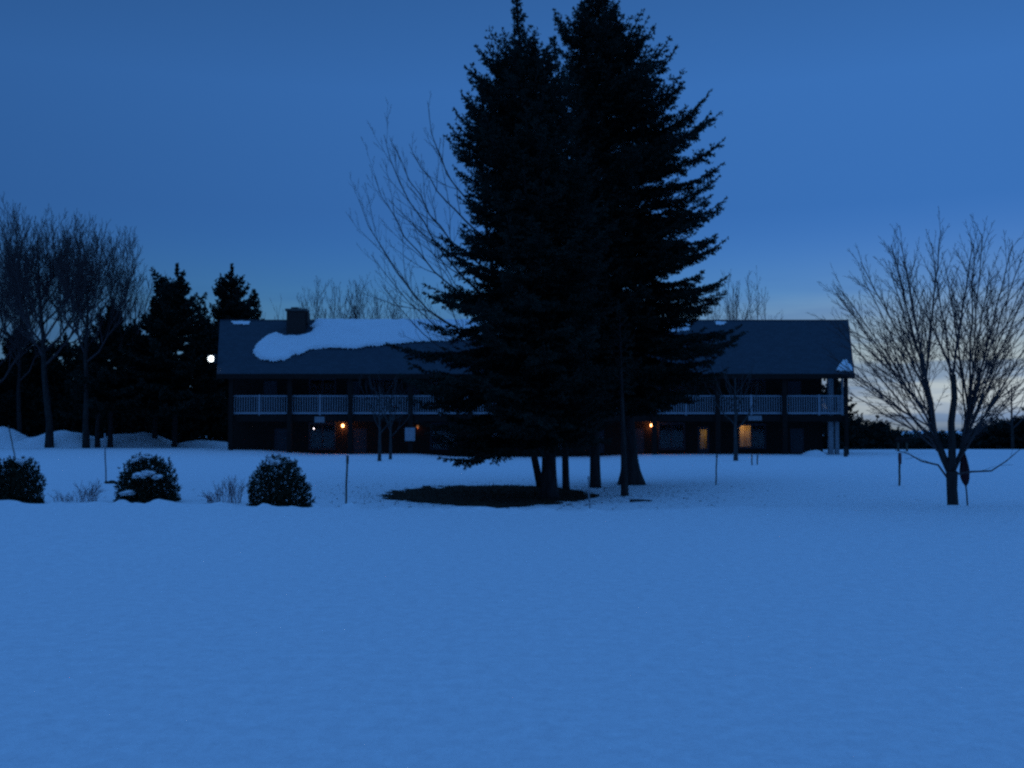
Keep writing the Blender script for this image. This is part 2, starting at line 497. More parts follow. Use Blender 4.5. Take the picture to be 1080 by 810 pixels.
def spruce(name, label, cat, base, axis, rad, h0, seed, step, nb, size, per_m, trunk_r, group=None, tw=.17, tert=True, flare=1.5, bare=0.0, wild=.0):
    """axis(h)->Vector offset, rad(h, az)->crown radius; h above the base, axis.H the height"""
    rng = random.Random(seed); nrng = np.random.default_rng(seed)
    base = Vector(base); H = axis.H
    t = thing(name, base, label, cat, group)
    mb = MB()
    pts, rr = [], []
    for k in range(15):
        h = H * k / 14 * .985
        pts.append(base + axis(h) - Vector((0, 0, .1 if k == 0 else 0)))
        rr.append(max(.012, trunk_r * (1 - k / 14) ** .85 * (1 + (flare - 1) * math.exp(-h / .35))))
    # extra rings near the ground for the flare
    for hh in (.2, .45, .8):
        i = next(i for i, p in enumerate(pts) if p.z - base.z > hh)
        pts.insert(i, base + axis(hh)); rr.insert(i, trunk_r * (1 - hh / H) ** .85 * (1 + (flare - 1) * math.exp(-hh / .35)))
    mb.tube(pts, rr, 10)
    mb.build('trunk', M['bark'], t, True)
    wood = MB(); tws = []
    h = h0
    while h < H * .992:
        f = h / H
        n = max(3, round(nb * (1 - .45 * f)))
        a0 = rng.random() * 6.28
        for b in range(n):
            az = a0 + 6.283 * b / n + rng.uniform(-.35, .35)
            hh = h + rng.uniform(-.5, .5) * step
            if rng.random() < .07 + bare * (1 - f): continue
            e0 = R(-16 + 62 * f ** 1.3 + rng.uniform(-9, 9))
            n0 = 6
            es = [e0 - R(16) * math.sin(math.pi * (k + .5) / n0) * (1 - f) + R(34) * ((k + .5) / n0) ** 2 for k in range(n0)]
            ch_ = sum(math.cos(e) for e in es) / n0; sh_ = sum(math.sin(e) for e in es) / n0
            Rr = rad(min(H, hh), az)
            for _ in range(3): Rr = rad(min(H, max(.1, hh + .9 * Rr * sh_ / ch_)), az)
            Rr /= max(.45, ch_)
            if Rr < .05: continue
            Rr *= rng.uniform(.72, 1.06) + (wild * rng.random() if rng.random() < .2 else 0)
            n_s = max(3, int(Rr / .28) + 2)
            p = base + axis(min(hh, H * .99)); sl = Rr / n_s
            pl = [p.copy()]
            ac = az
            for s in range(n_s):
                u = (s + .5) / n_s
                e = e0 - R(16) * math.sin(math.pi * u) * (1 - f) + R(34) * u ** 2
                ac += rng.uniform(-.07, .07)
                d = Vector((math.cos(ac) * math.cos(e), math.sin(ac) * math.cos(e), math.sin(e)))
                p = p + d * sl * 1.03
                pl.append(p.copy())
            r0 = .012 + .009 * Rr
            wood.tube(pl, [r0 * (1 - .8 * k / n_s) for k in range(n_s + 1)], 4, False)
            L = Rr
            q = .12 * L + .05
            while q < L:
                u = q / L
                k = min(n_s - 1, int(u * n_s)); fr = u * n_s - k
                pos = pl[k].lerp(pl[k+1], fr); dd = (pl[k+1] - pl[k]).normalized()
                side = dd.cross(Vector((0, 0, 1)))
                side = side.normalized() if side.length > .05 else Vector((1, 0, 0))
                for sg in (-1, 1):
                    if rng.random() < .10: continue
                    tl = min(.75, (.42 * (L - q) + .10) * rng.uniform(.6, 1.15))
                    d2 = (dd * rng.uniform(.6, 1.0) + side * sg * rng.uniform(.6, 1.0) + Vector((0, 0, rng.uniform(-.55, .22)))).normalized()
                    tws.append((*pos, *d2, tl))
                    if tert and tl > .22:
                        m = int(tl / .13)
                        for j in range(1, m + 1):
                            pj = pos + d2 * (tl * j / (m + 1))
                            for s2 in (-1, 1):
                                d3 = (d2 * .8 + d2.cross(Vector((0, 0, 1))) * s2 * .8 + Vector((0, 0, rng.uniform(-.5, .15)))).normalized()
                                tws.append((*pj, *d3, (tl * (1 - j / (m + 1)) * .55 + .06) * rng.uniform(.7, 1.2)))
                q += tw * rng.uniform(.8, 1.2)
            # the bough's own needles
            for k in range(n_s):
                if k / n_s < .2: continue
                v = pl[k+1] - pl[k]
                tws.append((*pl[k], *v.normalized(), v.length))
        h += step * (1 - .35 * f) * rng.uniform(.85, 1.15)
    # leader
    top = base + axis(H * .93)
    for k in range(5):
        d = (base + axis(H) - top)
        tws.append((*top, *d.normalized(), d.length * 1.03))
    T = needles(tws, nrng, size, per_m)
    wv = []
    for q in wood.f: wv += [wood.v[i] for i in q]
    VV = np.concatenate([T, np.array(wv, dtype=np.float64).reshape(-1, 3)])
    mi = np.concatenate([np.zeros(len(T) // 4, dtype=np.int32), np.ones(len(wv) // 4, dtype=np.int32)])
    mesh_np('crown', VV, 4, [M['needle'], M['bark']], t, mi)
    return t

class PixAxis:
    """trunk line and crown outline read off as tables of the picture's rows, set out at the tree's own distance"""
    def __init__(s, Y, base_px, axis, L, Rt):
        s.Y = Y; s.b = at(base_px[0], base_px[1], Y); s.ax, s.Lt, s.Rt = axis, L, Rt
        s.H = PZ(axis[0][0], Y) - s.b.z
    def row(s, h): return 452 - (s.b.z + h - CAM_Z) * F / s.Y
    def __call__(s, h):
        y = s.row(h)
        return Vector(((interp(s.ax, y) - interp(s.ax, 1e9)) * s.Y / F, 0, h))
    def rad(s, h, az):
        y = s.row(h); x = interp(s.ax, y)
        l = max(0, x - interp(s.Lt, y)); r = max(0, interp(s.Rt, y) - x)
        w = .5 + .5 * math.cos(az)
        w = w * w * (3 - 2 * w)
        return (l + (r - l) * w) * s.Y / F
class Cone:
    def __init__(s, H, R0, lean=0.0, full=.8):
        s.H, s.R0, s.lean, s.full = H, R0, lean, full
    def __call__(s, h): return Vector((s.lean * h, 0, h))
    def rad(s, h, az):
        f = max(0, 1 - h / s.H)
        return s.R0 * (f ** s.full) * (.85 + .22 * math.sin(az * 2 + h * .9) + .12 * math.sin(az + h * 2.3))

A = PixAxis(gy(579, 527), (579, 527), [(-3, 545), (450, 579), (530, 579)],
    [(-3, 540), (8, 532), (20, 518), (35, 500), (55, 490), (85, 477), (100, 468), (130, 463), (160, 466), (178, 480), (200, 476), (220, 464), (240, 456), (275, 456), (300, 450), (320, 438), (340, 424), (356, 424), (370, 434), (395, 432), (430, 440), (445, 452), (460, 456), (485, 458)],
    [(-3, 549), (8, 556), (20, 568), (40, 584), (60, 592), (90, 602), (150, 622), (250, 645), (400, 650), (470, 640)])
spruce('spruce_tree', 'tall dense spruce, left one of the two big crowns, with a pointed tip', 'tree',
       A.b, A, A.rad, 1.9, 11, .21, 8, .085, 52, .20, 'spruces in the clump before the lodge', flare=1.6, wild=.12)
B = PixAxis(gy(666, 511), (666, 511), [(-52, 630), (150, 641), (380, 658), (512, 666)],
    [(-52, 628), (-20, 606), (5, 590), (20, 582), (50, 576), (90, 585), (200, 580), (400, 590), (470, 605)],
    [(-52, 632), (-20, 648), (0, 664), (10, 674), (30, 700), (50, 708), (70, 723), (90, 738), (105, 745), (125, 750), (150, 753), (175, 760), (190, 758), (215, 768), (240, 766), (262, 760), (290, 764), (322, 762), (342, 780), (360, 792), (378, 788), (392, 768), (412, 750), (430, 718), (445, 690), (480, 675)])
spruce('spruce_tree', 'tallest spruce of the clump, tip beyond the top edge, ragged boughs to the right', 'tree',
       B.b, B, B.rad, 2.75, 23, .26, 8, .10, 46, .27, 'spruces in the clump before the lodge', tw=.20, flare=2.0, bare=.06, wild=.08)
C = PixAxis(gy(597, 517), (597, 517), [(38, 586), (517, 597)], [(38, 584), (60, 570), (90, 560), (200, 545), (350, 525), (480, 535)], [(38, 588), (60, 604), (90, 614), (200, 640), (350, 660), (480, 655)])
spruce('spruce_tree', 'slim spruce trunk right behind the leftmost thick trunk of the clump', 'tree',
       C.b, C, C.rad, 1.9, 31, .36, 6, .10, 36, .11, 'spruces in the clump before the lodge', tw=.22, flare=1.15)
D = PixAxis(gy(628, 514), (628, 514), [(60, 622), (514, 628)], [(60, 620), (200, 580), (350, 565), (480, 575)], [(60, 624), (200, 670), (350, 690), (480, 680)])
spruce('spruce_tree', 'middle spruce of the clump with a straight medium trunk left of the flared trunk', 'tree',
       D.b, D, D.rad, 2.8, 37, .36, 6, .10, 36, .17, 'spruces in the clump before the lodge', tw=.22, flare=1.2)
E_ = PixAxis(gy(659, 523), (659, 523), [(320, 654), (523, 659)], [(320, 652), (350, 632), (420, 628), (470, 640)], [(320, 656), (350, 672), (420, 682), (470, 674)])
spruce('spruce_tree', 'thin spruce trunk standing just in front of the flared trunk', 'tree',
       E_.b, E_, E_.rad, 3.0, 41, .34, 5, .085, 36, .10, 'spruces in the clump before the lodge', tw=.2, flare=1.25, bare=.25)

# ---- bare trees
def limb_curve(p0, d0, p1, n, rng, wob):
    L = (p1 - p0).length
    c = p0 + d0.normalized() * L * .5
    pts = []
    off = [Vector((rng.uniform(-1, 1), rng.uniform(-1, 1), rng.uniform(-1, 1))) * wob * L for _ in range(n + 1)]
    for k in range(n + 1):
        t = k / n
        p = p0 * (1-t)**2 + c * (2*t*(1-t)) + p1 * t*t
        if 0 < k < n: p = p + off[k]
        pts.append(p)
    return pts
def ramify(mb, pts, r0, r1, level, maxl, rng, dens, up, rmin, ratio=.42, spread=42, start=.18, wob=.018):
    n = len(pts) - 1
    L = sum((pts[k+1] - pts[k]).length for k in range(n))
    if level >= maxl: return
    num = int(max(2, min(22, L * dens * (1 + .9 * level))))
    ph = rng.random() * 6.28
    for c in range(num):
        t = start + (1 - start) * (c + rng.random()) / num
        t = min(.985, t)
        k = min(n - 1, int(t * n)); p = pts[k].lerp(pts[k+1], t * n - k)
        tan = (pts[k+1] - pts[k]).normalized()
        ax = tan.orthogonal().normalized()
        ph += 2.4 + rng.uniform(-.5, .5)
        side = rot_about(ax, tan, ph)
        ang = R(spread + rng.uniform(-14, 14)) * (1 - .25 * t)
        d = (tan * math.cos(ang) + side * math.sin(ang) + Vector((0, 0, up * .35))).normalized()
        Lc = L * ratio * (1.2 - .75 * t) * rng.uniform(.65, 1.2)
        if Lc < .06: continue
        end = p + d * Lc + Vector((0, 0, up * Lc * .28))
        m = 4 if level < 2 else 3
        pc = limb_curve(p, d, end, m, rng, wob)
        rb = max(rmin, (r0 + (r1 - r0) * t) * .62)
        re = max(rmin * .7, rb * .35)
        mb.tube(pc, [rb + (re - rb) * q / m for q in range(m + 1)], 3 if rb < .02 else 5, False)
        ramify(mb, pc, rb, re, level + 1, maxl, rng, dens, up, rmin, ratio, spread, .2, wob)
def bare_tree(name, label, base, trunk, limbs, seed, maxl=3, dens=1.6, up=.5, rmin=.005, group=None, bark='bark', twig='twig', ratio=.42, spread=42, cat='tree', wob=.018):
    """trunk: list of (Vector, radius) lines; limbs: list of (points, r0, r1)"""
    rng = random.Random(seed)
    t = thing(name, base, label, cat, group)
    mb = MB()
    for pts, r in trunk: mb.tube(pts, r, 9)
    mb.build('trunk', M[bark], t, True)
    mb = MB()
    for pts, r0, r1 in limbs:
        n = len(pts) - 1
        mb.tube(pts, [r0 + (r1 - r0) * k / n for k in range(n + 1)], 6, False)
        ramify(mb, pts, r0, r1, 0, maxl, rng, dens, up, rmin, ratio, spread, wob=wob)
    mb.build('crown', M[twig], t, True)
    return t

# the big round bare tree at the right
def right_tree():
    Y = 20.6
    rng = random.Random(5)
    b = at(1005, 536, Y)
    P = lambda x, y, dy=0: at(x, y, Y + dy) if not dy else Vector((at(x, y, Y).x, Y + dy, at(x, y, Y).z))
    f0 = P(1004, 497)
    trunk = [([b - Vector((0, 0, .15)), b + Vector((0, 0, .12)), P(1004, 515), f0], [0.122, 0.109, 0.104, 0.115]),
             ([f0 - Vector((0, 0, .08)), P(996, 482, .05), P(987, 455, .1), P(984, 425, .12), P(978, 402, .1)], [0.083, 0.072, 0.066, 0.061, 0.054]),
             ([f0 - Vector((0, 0, .08)), P(1003, 475, -.05), P(1001, 445, -.1), P(1004, 420, -.12), P(1003, 395, -.1)], [0.086, 0.076, 0.068, 0.061, 0.054]),
             ([f0 - Vector((0, 0, .05)), P(1016, 478, .1), P(1028, 440, .25), P(1040, 405, .4)], [0.054, 0.048, 0.042, 0.035])]
    SL = [(984, 425), (978, 402)]; limbs = []
    def lim(p0, d0, p1, r0, wob=.012, n=9):
        limbs.append((limb_curve(p0, d0, p1, n, rng, wob), r0 * .62, .008))
    J1, J2, J3 = P(978, 402, .1), P(1003, 395, -.1), P(1040, 405, .4)
    M1, M2 = P(986, 440, .1), P(1002, 440, -.1)
    low = P(990, 465, .08); low2 = P(1003, 465, -.05); F3 = P(1028, 440, .25)
    V3 = lambda x, y, z: Vector((x, y, z))
    stems = {-1: [P(993, 478, .06), low, P(987, 452, .1), M1, P(984, 425, .12), P(981, 413, .1), J1], 0: [P(1002, 470), P(1001, 450, -.08), M2, P(1003, 415, -.12), J2], 1: [P(1012, 486, .05), P(1018, 470, .12), P(1024, 452, .2), F3, P(1034, 420, .3), J3]}
    N = 44
    for k in range(N):
        a = R(-140 + 280 * (k + rng.uniform(.1, .9)) / N)
        dy = (-1.75, .5, 1.7, -.6, .0, 1.1, -1.2)[k % 7] + rng.uniform(-.3, .3)
        sh = math.sqrt(max(.1, 1 - (dy / 2.35) ** 2)) * rng.uniform(.90, 1.0)
        cx = 984 + 112 * math.sin(a) * sh; cy = 347 - 102 * math.cos(a) * (sh * .6 + .4)
        st = stems[-1 if cx < 972 else (0 if cx < 1012 else 1)]
        u = 1 - min(1, abs(math.degrees(a)) / 95)
        p0 = st[min(len(st) - 1, int((u * .6 + rng.random() * .4) * len(st)))]
        e = P(cx, cy, dy)
        d = (e - p0).normalized() + V3(0, 0, .10 if abs(a) < 1.9 else -.1)
        lim(p0, d, e, .018 + .016 * rng.random() + .012 * u, .006)
    # two low hanging boughs
    g1 = [P(1000, 505), P(985, 490, -.2), P(966, 486, -.3), P(950, 478, -.4), P(936, 474, -.4)]
    g2 = [P(1008, 500), P(1020, 497, -.2), P(1038, 496, -.3), P(1052, 486, -.35), P(1066, 473, -.4)]
    t = bare_tree('bare_tree', 'round crowned leafless tree with forked trunk standing at the right edge of the lawn', b, trunk, limbs, 77,
                  maxl=3, dens=4.6, up=.02, rmin=.0045, ratio=.33, spread=29, wob=.006)
    mb = MB(); rng = random.Random(3)
    for g in (g1, g2):
        mb.tube(g, [.024, .02, .016, .012, .006], 5, False)
        ramify(mb, g, .014, .005, 1, 2, rng, 1.2, .2, .004, .25)
    mb.build('low_bough', M['twig'], t, True)
right_tree()

# the leaning bare tree hidden in the spruces, its limbs fanning out to the left
def leaning_tree():
    Y = gy(571, 514)
    b = at(571, 514, Y)
    rng = random.Random(8)
    P = lambda x, y, dy=0: Vector((at(x, y, Y).x, Y + dy, at(x, y, Y).z))
    line = [b - Vector((0, 0, .15)), P(563, 480), P(551, 430, .1), P(537, 375, .1), P(524, 310, .2), P(514, 250, .2), P(508, 190, .2), P(504, 130, .2)]
    trunk = [(line, [.13, .11, .10, .09, .078, .06, .042, .02])]
    limbs = []
    for (p, d, q, dy, r) in [
        (P(537, 375, .1), (-1, 0, .35), (380, 212), -.3, .040), (P(530, 340, .15), (-1, 0, .5), (392, 180), .6, .036),
        (P(527, 322, .2), (-1, 0, .7), (405, 142), 0, .042), (P(520, 290, .2), (-1, -.1, .7), (418, 160), -.9, .034),
        (P(512, 250, .2), (-1, 0, .8), (430, 148), .4, .034), (P(507, 225, .2), (-1, 0, .8), (452, 110), -.2, .03),
        (P(537, 375, .1), (-1, .3, .2), (386, 262), 1.2, .032), (P(545, 405, .1), (-1, 0, .25), (402, 300), .2, .030),
        (P(524, 310, .2), (.4, 1, .8), (570, 190), 2.4, .034), (P(512, 250, .2), (.3, .9, 1), (540, 130), 1.8, .03), (P(524, 310, .2), (-.6, .9, .7), (430, 230), 2.0, .03)]:
        limbs.append((limb_curve(p, Vector(d), P(q[0], q[1], dy), 9, rng, .012), r, .008))
    bare_tree('bare_tree', 'leafless leaning tree whose limbs fan out left of the big spruces', b, trunk, limbs, 19,
              maxl=3, dens=1.5, up=.55, rmin=.005, ratio=.36, spread=36)
leaning_tree()

def auto_bare(name, label, pxb, pyb, Y, top, spread_px, seed, fork=.28, nl=11, maxl=2, dens=.55, r0=.2, rmin=.014, group=None, lean=0, bark='bark', twig='twig', cat='tree', base=None, ratio=.40):
    rng = random.Random(seed)
    b = base if base is not None else at(pxb, pyb, Y)
    b = Vector((b.x, b.y, ground(b.x, b.y) if base is None else b.z))
    H = PZ(top, Y) - b.z; W = spread_px * Y / F / 2
    ln = Vector((lean, 0, 0))
    n = 8
    tr = []
    for k in range(n + 1):
        f = k / n
        tr.append(b + ln * (H * f) + Vector((rng.uniform(-1, 1) * .006 * H * (f > 0), rng.uniform(-1, 1) * .006 * H * (f > 0), H * .86 * f - (.2 if k == 0 else 0))))
    rad = [r0 * (1.25 if k == 0 else 1) * (1 - .88 * k / n) + rmin for k in range(n + 1)]
    limbs = []
    for i in range(nl):
        t = fork + (.9 - fork) * (i + rng.random() * .5) / nl
        k = min(n - 1, int(t * n)); p = tr[k].lerp(tr[k+1], t * n - k)
        az = i * 2.4 + rng.uniform(-.4, .4)
        u = (t - fork) / (1 - fork)
        o = W * (1 - .65 * u) * rng.uniform(.7, 1.1)
        ztop = b.z + H * (min(1, t + .22 + .33 * (1 - u) * rng.uniform(.5, 1)))
        e = Vector((b.x + lean * H * t + math.cos(az) * o, b.y + math.sin(az) * o, min(ztop, b.z + H * rng.uniform(.93, 1.0))))
        d = Vector((math.cos(az), math.sin(az), .9))
        limbs.append((limb_curve(p, d, e, 7, rng, .015), max(rmin * 1.5, r0 * (1 - .85 * t) * .6), rmin))
    limbs.append((tr[5:], rad[5], rmin))
    return bare_tree(name, label, b, [(tr, rad)], limbs, seed + 1, maxl=maxl, dens=dens, up=.6, rmin=rmin, group=group, bark=bark, twig=twig, ratio=ratio, spread=34, cat=cat)

GW = 'trees of the wood left of the lodge'
auto_bare('bare_tree', 'tall leafless tree with a crooked trunk at the far left of the wood', 52, 476, 74, 238, 110, 101, fork=.42, nl=18, dens=1.8, r0=.27, group=GW, lean=-.065, maxl=3, rmin=.0115)
auto_bare('bare_tree', 'tall leafless tree of the wood, second from the left, with a spreading top', 91, 478, 73, 246, 105, 102, fork=.45, nl=17, dens=1.8, r0=.23, group=GW, lean=-.015, maxl=3, rmin=.0115)
auto_bare('bare_tree', 'thin leafless tree half out of the left edge of the photo', -8, 474, 78, 268, 90, 103, fork=.35, nl=15, dens=1.7, r0=.22, group=GW, maxl=3, rmin=.0115)
auto_bare('bare_tree', 'short leafless tree peeping over the conifers of the wood', 140, 470, 86, 292, 80, 104, fork=.45, nl=9, dens=1.5, r0=.20, group=GW, rmin=.014)
auto_bare('bare_tree', 'slender leafless tree with its trunk before the tall snow bank', 19, 470, 80, 285, 60, 105, fork=.4, nl=9, dens=.9, r0=.18, group=GW)
auto_bare('bare_tree', 'slim bare trunk standing close beside the pale pole', 103, 477, 74.5, 300, 60, 106, fork=.5, nl=8, dens=.9, r0=.17, group=GW)

def far_spruce(pxb, pyb, Y, top, wpx, seed, label, group=GW, h0=2.5, full=.62, per=13, lean=0, tr=.2):
    b = at(pxb, pyb, Y); b.z = ground(b.x, b.y)
    ax = Cone(PZ(top, Y) - b.z, wpx * Y / F / 2, lean, full)
    spruce('conifer_tree', label, 'tree', b, ax, ax.rad, h0, seed, .50, 8, .26, per * 1.6, tr, group, tw=.30, tert=True, flare=1.2, bare=.04, wild=.4)
far_spruce(116, 477, 75, 316, 150, 201, 'broad dark conifer behind the pale pole, cone shaped', h0=3.2)
far_spruce(184, 474, 76, 279, 180, 202, 'tall dark conifer with a tufted top, left of the two tallest by the lodge', per=16, h0=3.2)
far_spruce(242, 473, 86, 279, 150, 203, 'tall dark conifer close behind the left end of the lodge roof', per=16)
far_spruce(266, 470, 92, 306, 64, 204, 'small conifer top showing over the left roof ridge')
far_spruce(163, 474, 77, 303, 84, 205, 'narrow conifer squeezed between the two bigger conifers', h0=3.2)
far_spruce(20, 470, 84, 335, 130, 206, 'wide dark conifer low in the wood at the left edge')
far_spruce(66, 470, 86, 352, 110, 207, 'dark conifer filling the gap between the two leafless trees')
far_spruce(-30, 470, 82, 330, 100, 208, 'dark conifer cut off by the left edge of the photo')
far_spruce(214, 470, 90, 322, 90, 209, 'low conifer right beside the bright floodlight')
far_spruce(140, 470, 88, 338, 100, 210, 'dark conifer standing deep inside the wood behind the rounded snow bank')
far_spruce(92, 470, 90, 348, 100, 211, 'squat conifer deep in the wood behind the slim bare trunk')
far_spruce(44, 470, 90, 352, 110, 212, 'squat conifer deep in the wood behind the crooked leafless tree')
# an undergrowth of shrubs seals the wood at ground level
def thicket(name, label, pts, seed, size, n, mt, kind='stuff'):
    """leaf clumps in a band; pts: (px, Y, top row, half width px)"""
    rng = np.random.default_rng(seed)
    tw = []
    for (px, Y, top, hw) in pts:
        H = PZ(top, Y); W = hw * Y / F; cx = PX(px, Y); g = ground(cx, Y)
        for k in range(n):
            u = rng.uniform(-1, 1); a = rng.uniform(-1, 1)
            x = cx + u * W; y = Y + a * 1.6
            z = g + (H - g) * (1 - .55 * abs(u) ** 2) * rng.random() ** .8
            d = Vector((rng.normal() * .6, rng.normal() * .6, .3 + rng.random())).normalized()
            tw.append((x, y, z, d.x, d.y, d.z, .35 + .5 * rng.random()))
    o = mesh_np(name, needles(tw, rng, size, 14), 4, [mt])
    return tag(o, label, 'undergrowth', kind=kind)
thicket('undergrowth', 'dark undergrowth filling the wood behind the snow banks', [(x, 84 + (x % 3), 388 + (x * 7 % 27), 26) for x in range(-60, 236, 17)], 51, .34, 700, M['needle'])

# bare trees over the roof
GR = 'leafless trees behind the lodge'
auto_bare('bare_tree', 'leafless tree top over the roof right of the chimney', 352, 474, 108, 298, 70, 120, fork=.3, nl=15, dens=.9, r0=.2, rmin=.015, group=GR, maxl=3)
auto_bare('bare_tree', 'leafless tree top over the roof halfway between chimney and spruces', 392, 474, 110, 303, 72, 121, fork=.3, nl=15, dens=.9, r0=.2, rmin=.015, group=GR, maxl=3)
auto_bare('bare_tree', 'sparse leafless tree top over the roof nearest the spruces', 432, 474, 112, 318, 62, 122, fork=.3, nl=12, dens=.45, r0=.18, rmin=.018, group=GR, maxl=2)
auto_bare('bare_tree', 'leafless tree top over the right part of the roof', 778, 474, 108, 293, 72, 123, fork=.3, nl=15, dens=.8, r0=.2, rmin=.015, group=GR, maxl=3)
auto_bare('bare_tree', 'thin leafless twigs showing over the ridge left of the chimney', 284, 474, 112, 322, 44, 124, fork=.35, nl=10, dens=.4, r0=.14, rmin=.016, group=GR)

# distant trees at the right
GD = 'trees along the far right side of the field'
for i, (px, py, Y, top, w, lab) in enumerate([
    (881, 474, 82, 392, 62, 'dark bushy conifer right behind the right end of the lodge'),
    (926, 474, 86, 439, 52, 'lower dark conifer second from the lodge end'),
    (1046, 474, 88, 441, 84, 'dark rounded conifer at the right edge behind the bare tree'),
    (1080, 474, 86, 431, 100, 'dark conifer cut off by the right edge of the photo')]):
    far_spruce(px, py, Y, top, w, 300 + i, lab, GD, h0=.3, full=.36, per=16, tr=.12)
auto_bare('bare_tree', 'thin leafless tree at the right edge beyond the round bare tree', 1068, 474, 84, 395, 60, 320, fork=.3, nl=10, dens=.5, r0=.12, rmin=.014, group=GD)
thicket('distant_woods', 'low dark far off woods along the horizon right of the lodge',
        [(x, 92 + (x % 4), 459 + (x * 5 % 9), 16) for x in range(884, 1220, 11)] + [(x, 92, 446 + abs(x - 1080) // 9, 20) for x in range(1036, 1220, 13)] + [(x, 90, 442 + (x - 896) // 3, 14) for x in range(894, 948, 10)], 61, .30, 300, M['needle'])
thicket('distant_woods', 'dark far off woods seen only behind the lodge', [(x, 118 + (x % 5), 440 + (x * 7 % 19), 26) for x in range(240, 900, 22)], 62, .4, 260, M['needle'])

# small trees planted before the lodge
GS = 'small pale trunked trees before the lodge'
for i, (px, py, Y, top, w, r, lab) in enumerate([
    (400, 487, 51, 395, 70, .085, 'small bare pale trunked tree before the lodge, the left of the close pair'),
    (411.5, 484, 54, 410, 56, .075, 'small bare pale trunked tree before the lodge, the right of the close pair'),
    (776, 486, 52, 385, 66, .105, 'small bare tree standing alone before the lit window')]):
    b = at(px, py, Y)
    auto_bare('small_bare_tree', lab, px, py, Y, top, w, 400 + i, fork=.35, nl=10, dens=.9, r0=r, rmin=.009, group=GS, bark='palebark', twig='palebark', maxl=2)

# ------------------------------------------------------------------ the lodge
ZG = -.25
YF, YB, YE, YR = 66.0, 74.0, 64.0, 70.0
ZE, ZRG = PZ(394.5, YE), PZ(338, YR)
lodge = thing('lodge_building', (0, YF, ZG), 'long two storey dark lodge with white balcony railings and snow on its roof', 'building')
XL, XR = PX(241, YF), PX(867, YF)
ZD = PZ(438.5, 64.4)                     # deck surface
def cutwall(mb, x0, x1, z0, z1, holes, y, th):
    xs = sorted({x0, x1, *[h[0] for h in holes], *[h[1] for h in holes]}); zs = sorted({z0, z1, *[h[2] for h in holes], *[h[3] for h in holes]})
    for a, b in zip(xs, xs[1:]):
        for c, d in zip(zs, zs[1:]):
            if any(h[0] <= (a+b)/2 <= h[1] and h[2] <= (c+d)/2 <= h[3] for h in holes): continue
            mb.face([(a, y, c), (b, y, c), (b, y, d), (a, y, d)])
            mb.face([(a, y+th, d), (b, y+th, d), (b, y+th, c), (a, y+th, c)])
    for (a, b, c, d) in holes:
        mb.face([(a, y, c), (a, y, d), (a, y+th, d), (a, y+th, c)]); mb.face([(b, y, d), (b, y, c), (b, y+th, c), (b, y+th, d)])
        mb.face([(a, y, d), (b, y, d), (b, y+th, d), (a, y+th, d)]); mb.face([(a, y+th, c), (b, y+th, c), (b, y, c), (a, y, c)])
def pxbox(x0, x1, y0, y1, Y): return (PX(x0, Y), PX(x1, Y), PZ(y1, Y), PZ(y0, Y))
WIN = [pxbox(327, 353.5, 447, 473, YF), pxbox(327, 353.5, 400, 432, YF), pxbox(779, 806, 448, 472, YF), pxbox(779, 806, 400, 432, YF)]
WIN += [pxbox(c - 13, c + 13, 447, 473, YF) for c in (468, 532, 596, 708)] + [pxbox(c - 13, c + 13, 400, 432, YF) for c in (404, 468, 532, 596, 660, 720)]
DOORS = [pxbox(290, 303, 452, 480.5, YF), pxbox(735.5, 747.5, 450, 480.5, YF)] + [pxbox(c - 7, c + 7, 452, 480.5, YF) for c in (380, 500, 564, 630, 672, 840)] + \
        [pxbox(c - 7, c + 7, 402, 437, YF) for c in (285, 373, 436, 500, 564, 690, 838)]
WIN = [(a, b, max(c, ZD + .12) if c > 2 else c, d) for a, b, c, d in WIN]
DOORS = [(a, b, ZD + .02 if d > 3.5 else ZG + .25, d) for a, b, c, d in DOORS]
roofz = lambda y: ZE + (ZRG - ZE) * ((y - YE) / (YR - YE) if y <= YR else (2*YR - YE - y) / (YR - YE)) - .16
mb = MB()
zt = roofz(YF)
cutwall(mb, XL, XR, ZG, zt, WIN + DOORS, YF, .2)
mb.face([(XL, YB, ZG), (XL, YB, roofz(YB)), (XR, YB, roofz(YB)), (XR, YB, ZG)])
for x in (XL, XR):
    p = [(x, YF, ZG), (x, YB, ZG), (x, YB, roofz(YB)), (x, YR, roofz(YR)), (x, YF, zt)]
    mb.face(p if x == XR else p[::-1])
mb.face([(XL, YF + .2, 2.45), (XR, YF + .2, 2.45), (XR, YB, 2.45), (XL, YB, 2.45)])      # floor between the storeys
wall = mb.build('wall', M['siding'], lodge)
# roof: two slopes with prow ends
ex0, ex1 = PX(228.5, YE), PX(901.5, YE)
rx0, rx1 = PX(231, YR), PX(896, YR)
TH = .16
mb = MB()
YBE = 2 * YR - YE
top = [(ex0, YE, ZE), (ex1, YE, ZE), (rx1, YR, ZRG), (rx0, YR, ZRG), (ex1, YBE, ZE), (ex0, YBE, ZE)]
bot = [(x, y, z - TH) for x, y, z in top]
mb.face([top[0], top[1], top[2], top[3]]); mb.face([top[3], top[2], top[4], top[5]])
mb.face([bot[3], bot[2], bot[1], bot[0]]); mb.face([bot[5], bot[4], bot[2], bot[3]])
for a, b in ((0, 1), (1, 2), (2, 4), (4, 5), (5, 3), (3, 0)):
    mb.face([bot[a], bot[b], top[b], top[a]])
roof = mb.build('roof', M['shingle'], lodge)
mb = MB(); mb.box(ex0 - .02, ex1 + .02, YE - .035, YE - .003, ZE - .30, ZE + .02); mb.build('fascia_board', M['trim'], roof)
mb = MB(); mb.tube([(rx0 + .02, YR, ZRG + .0), (rx1 - .02, YR, ZRG + .0)], .055, 8); mb.build('ridge_cap', M['shingle'], roof)
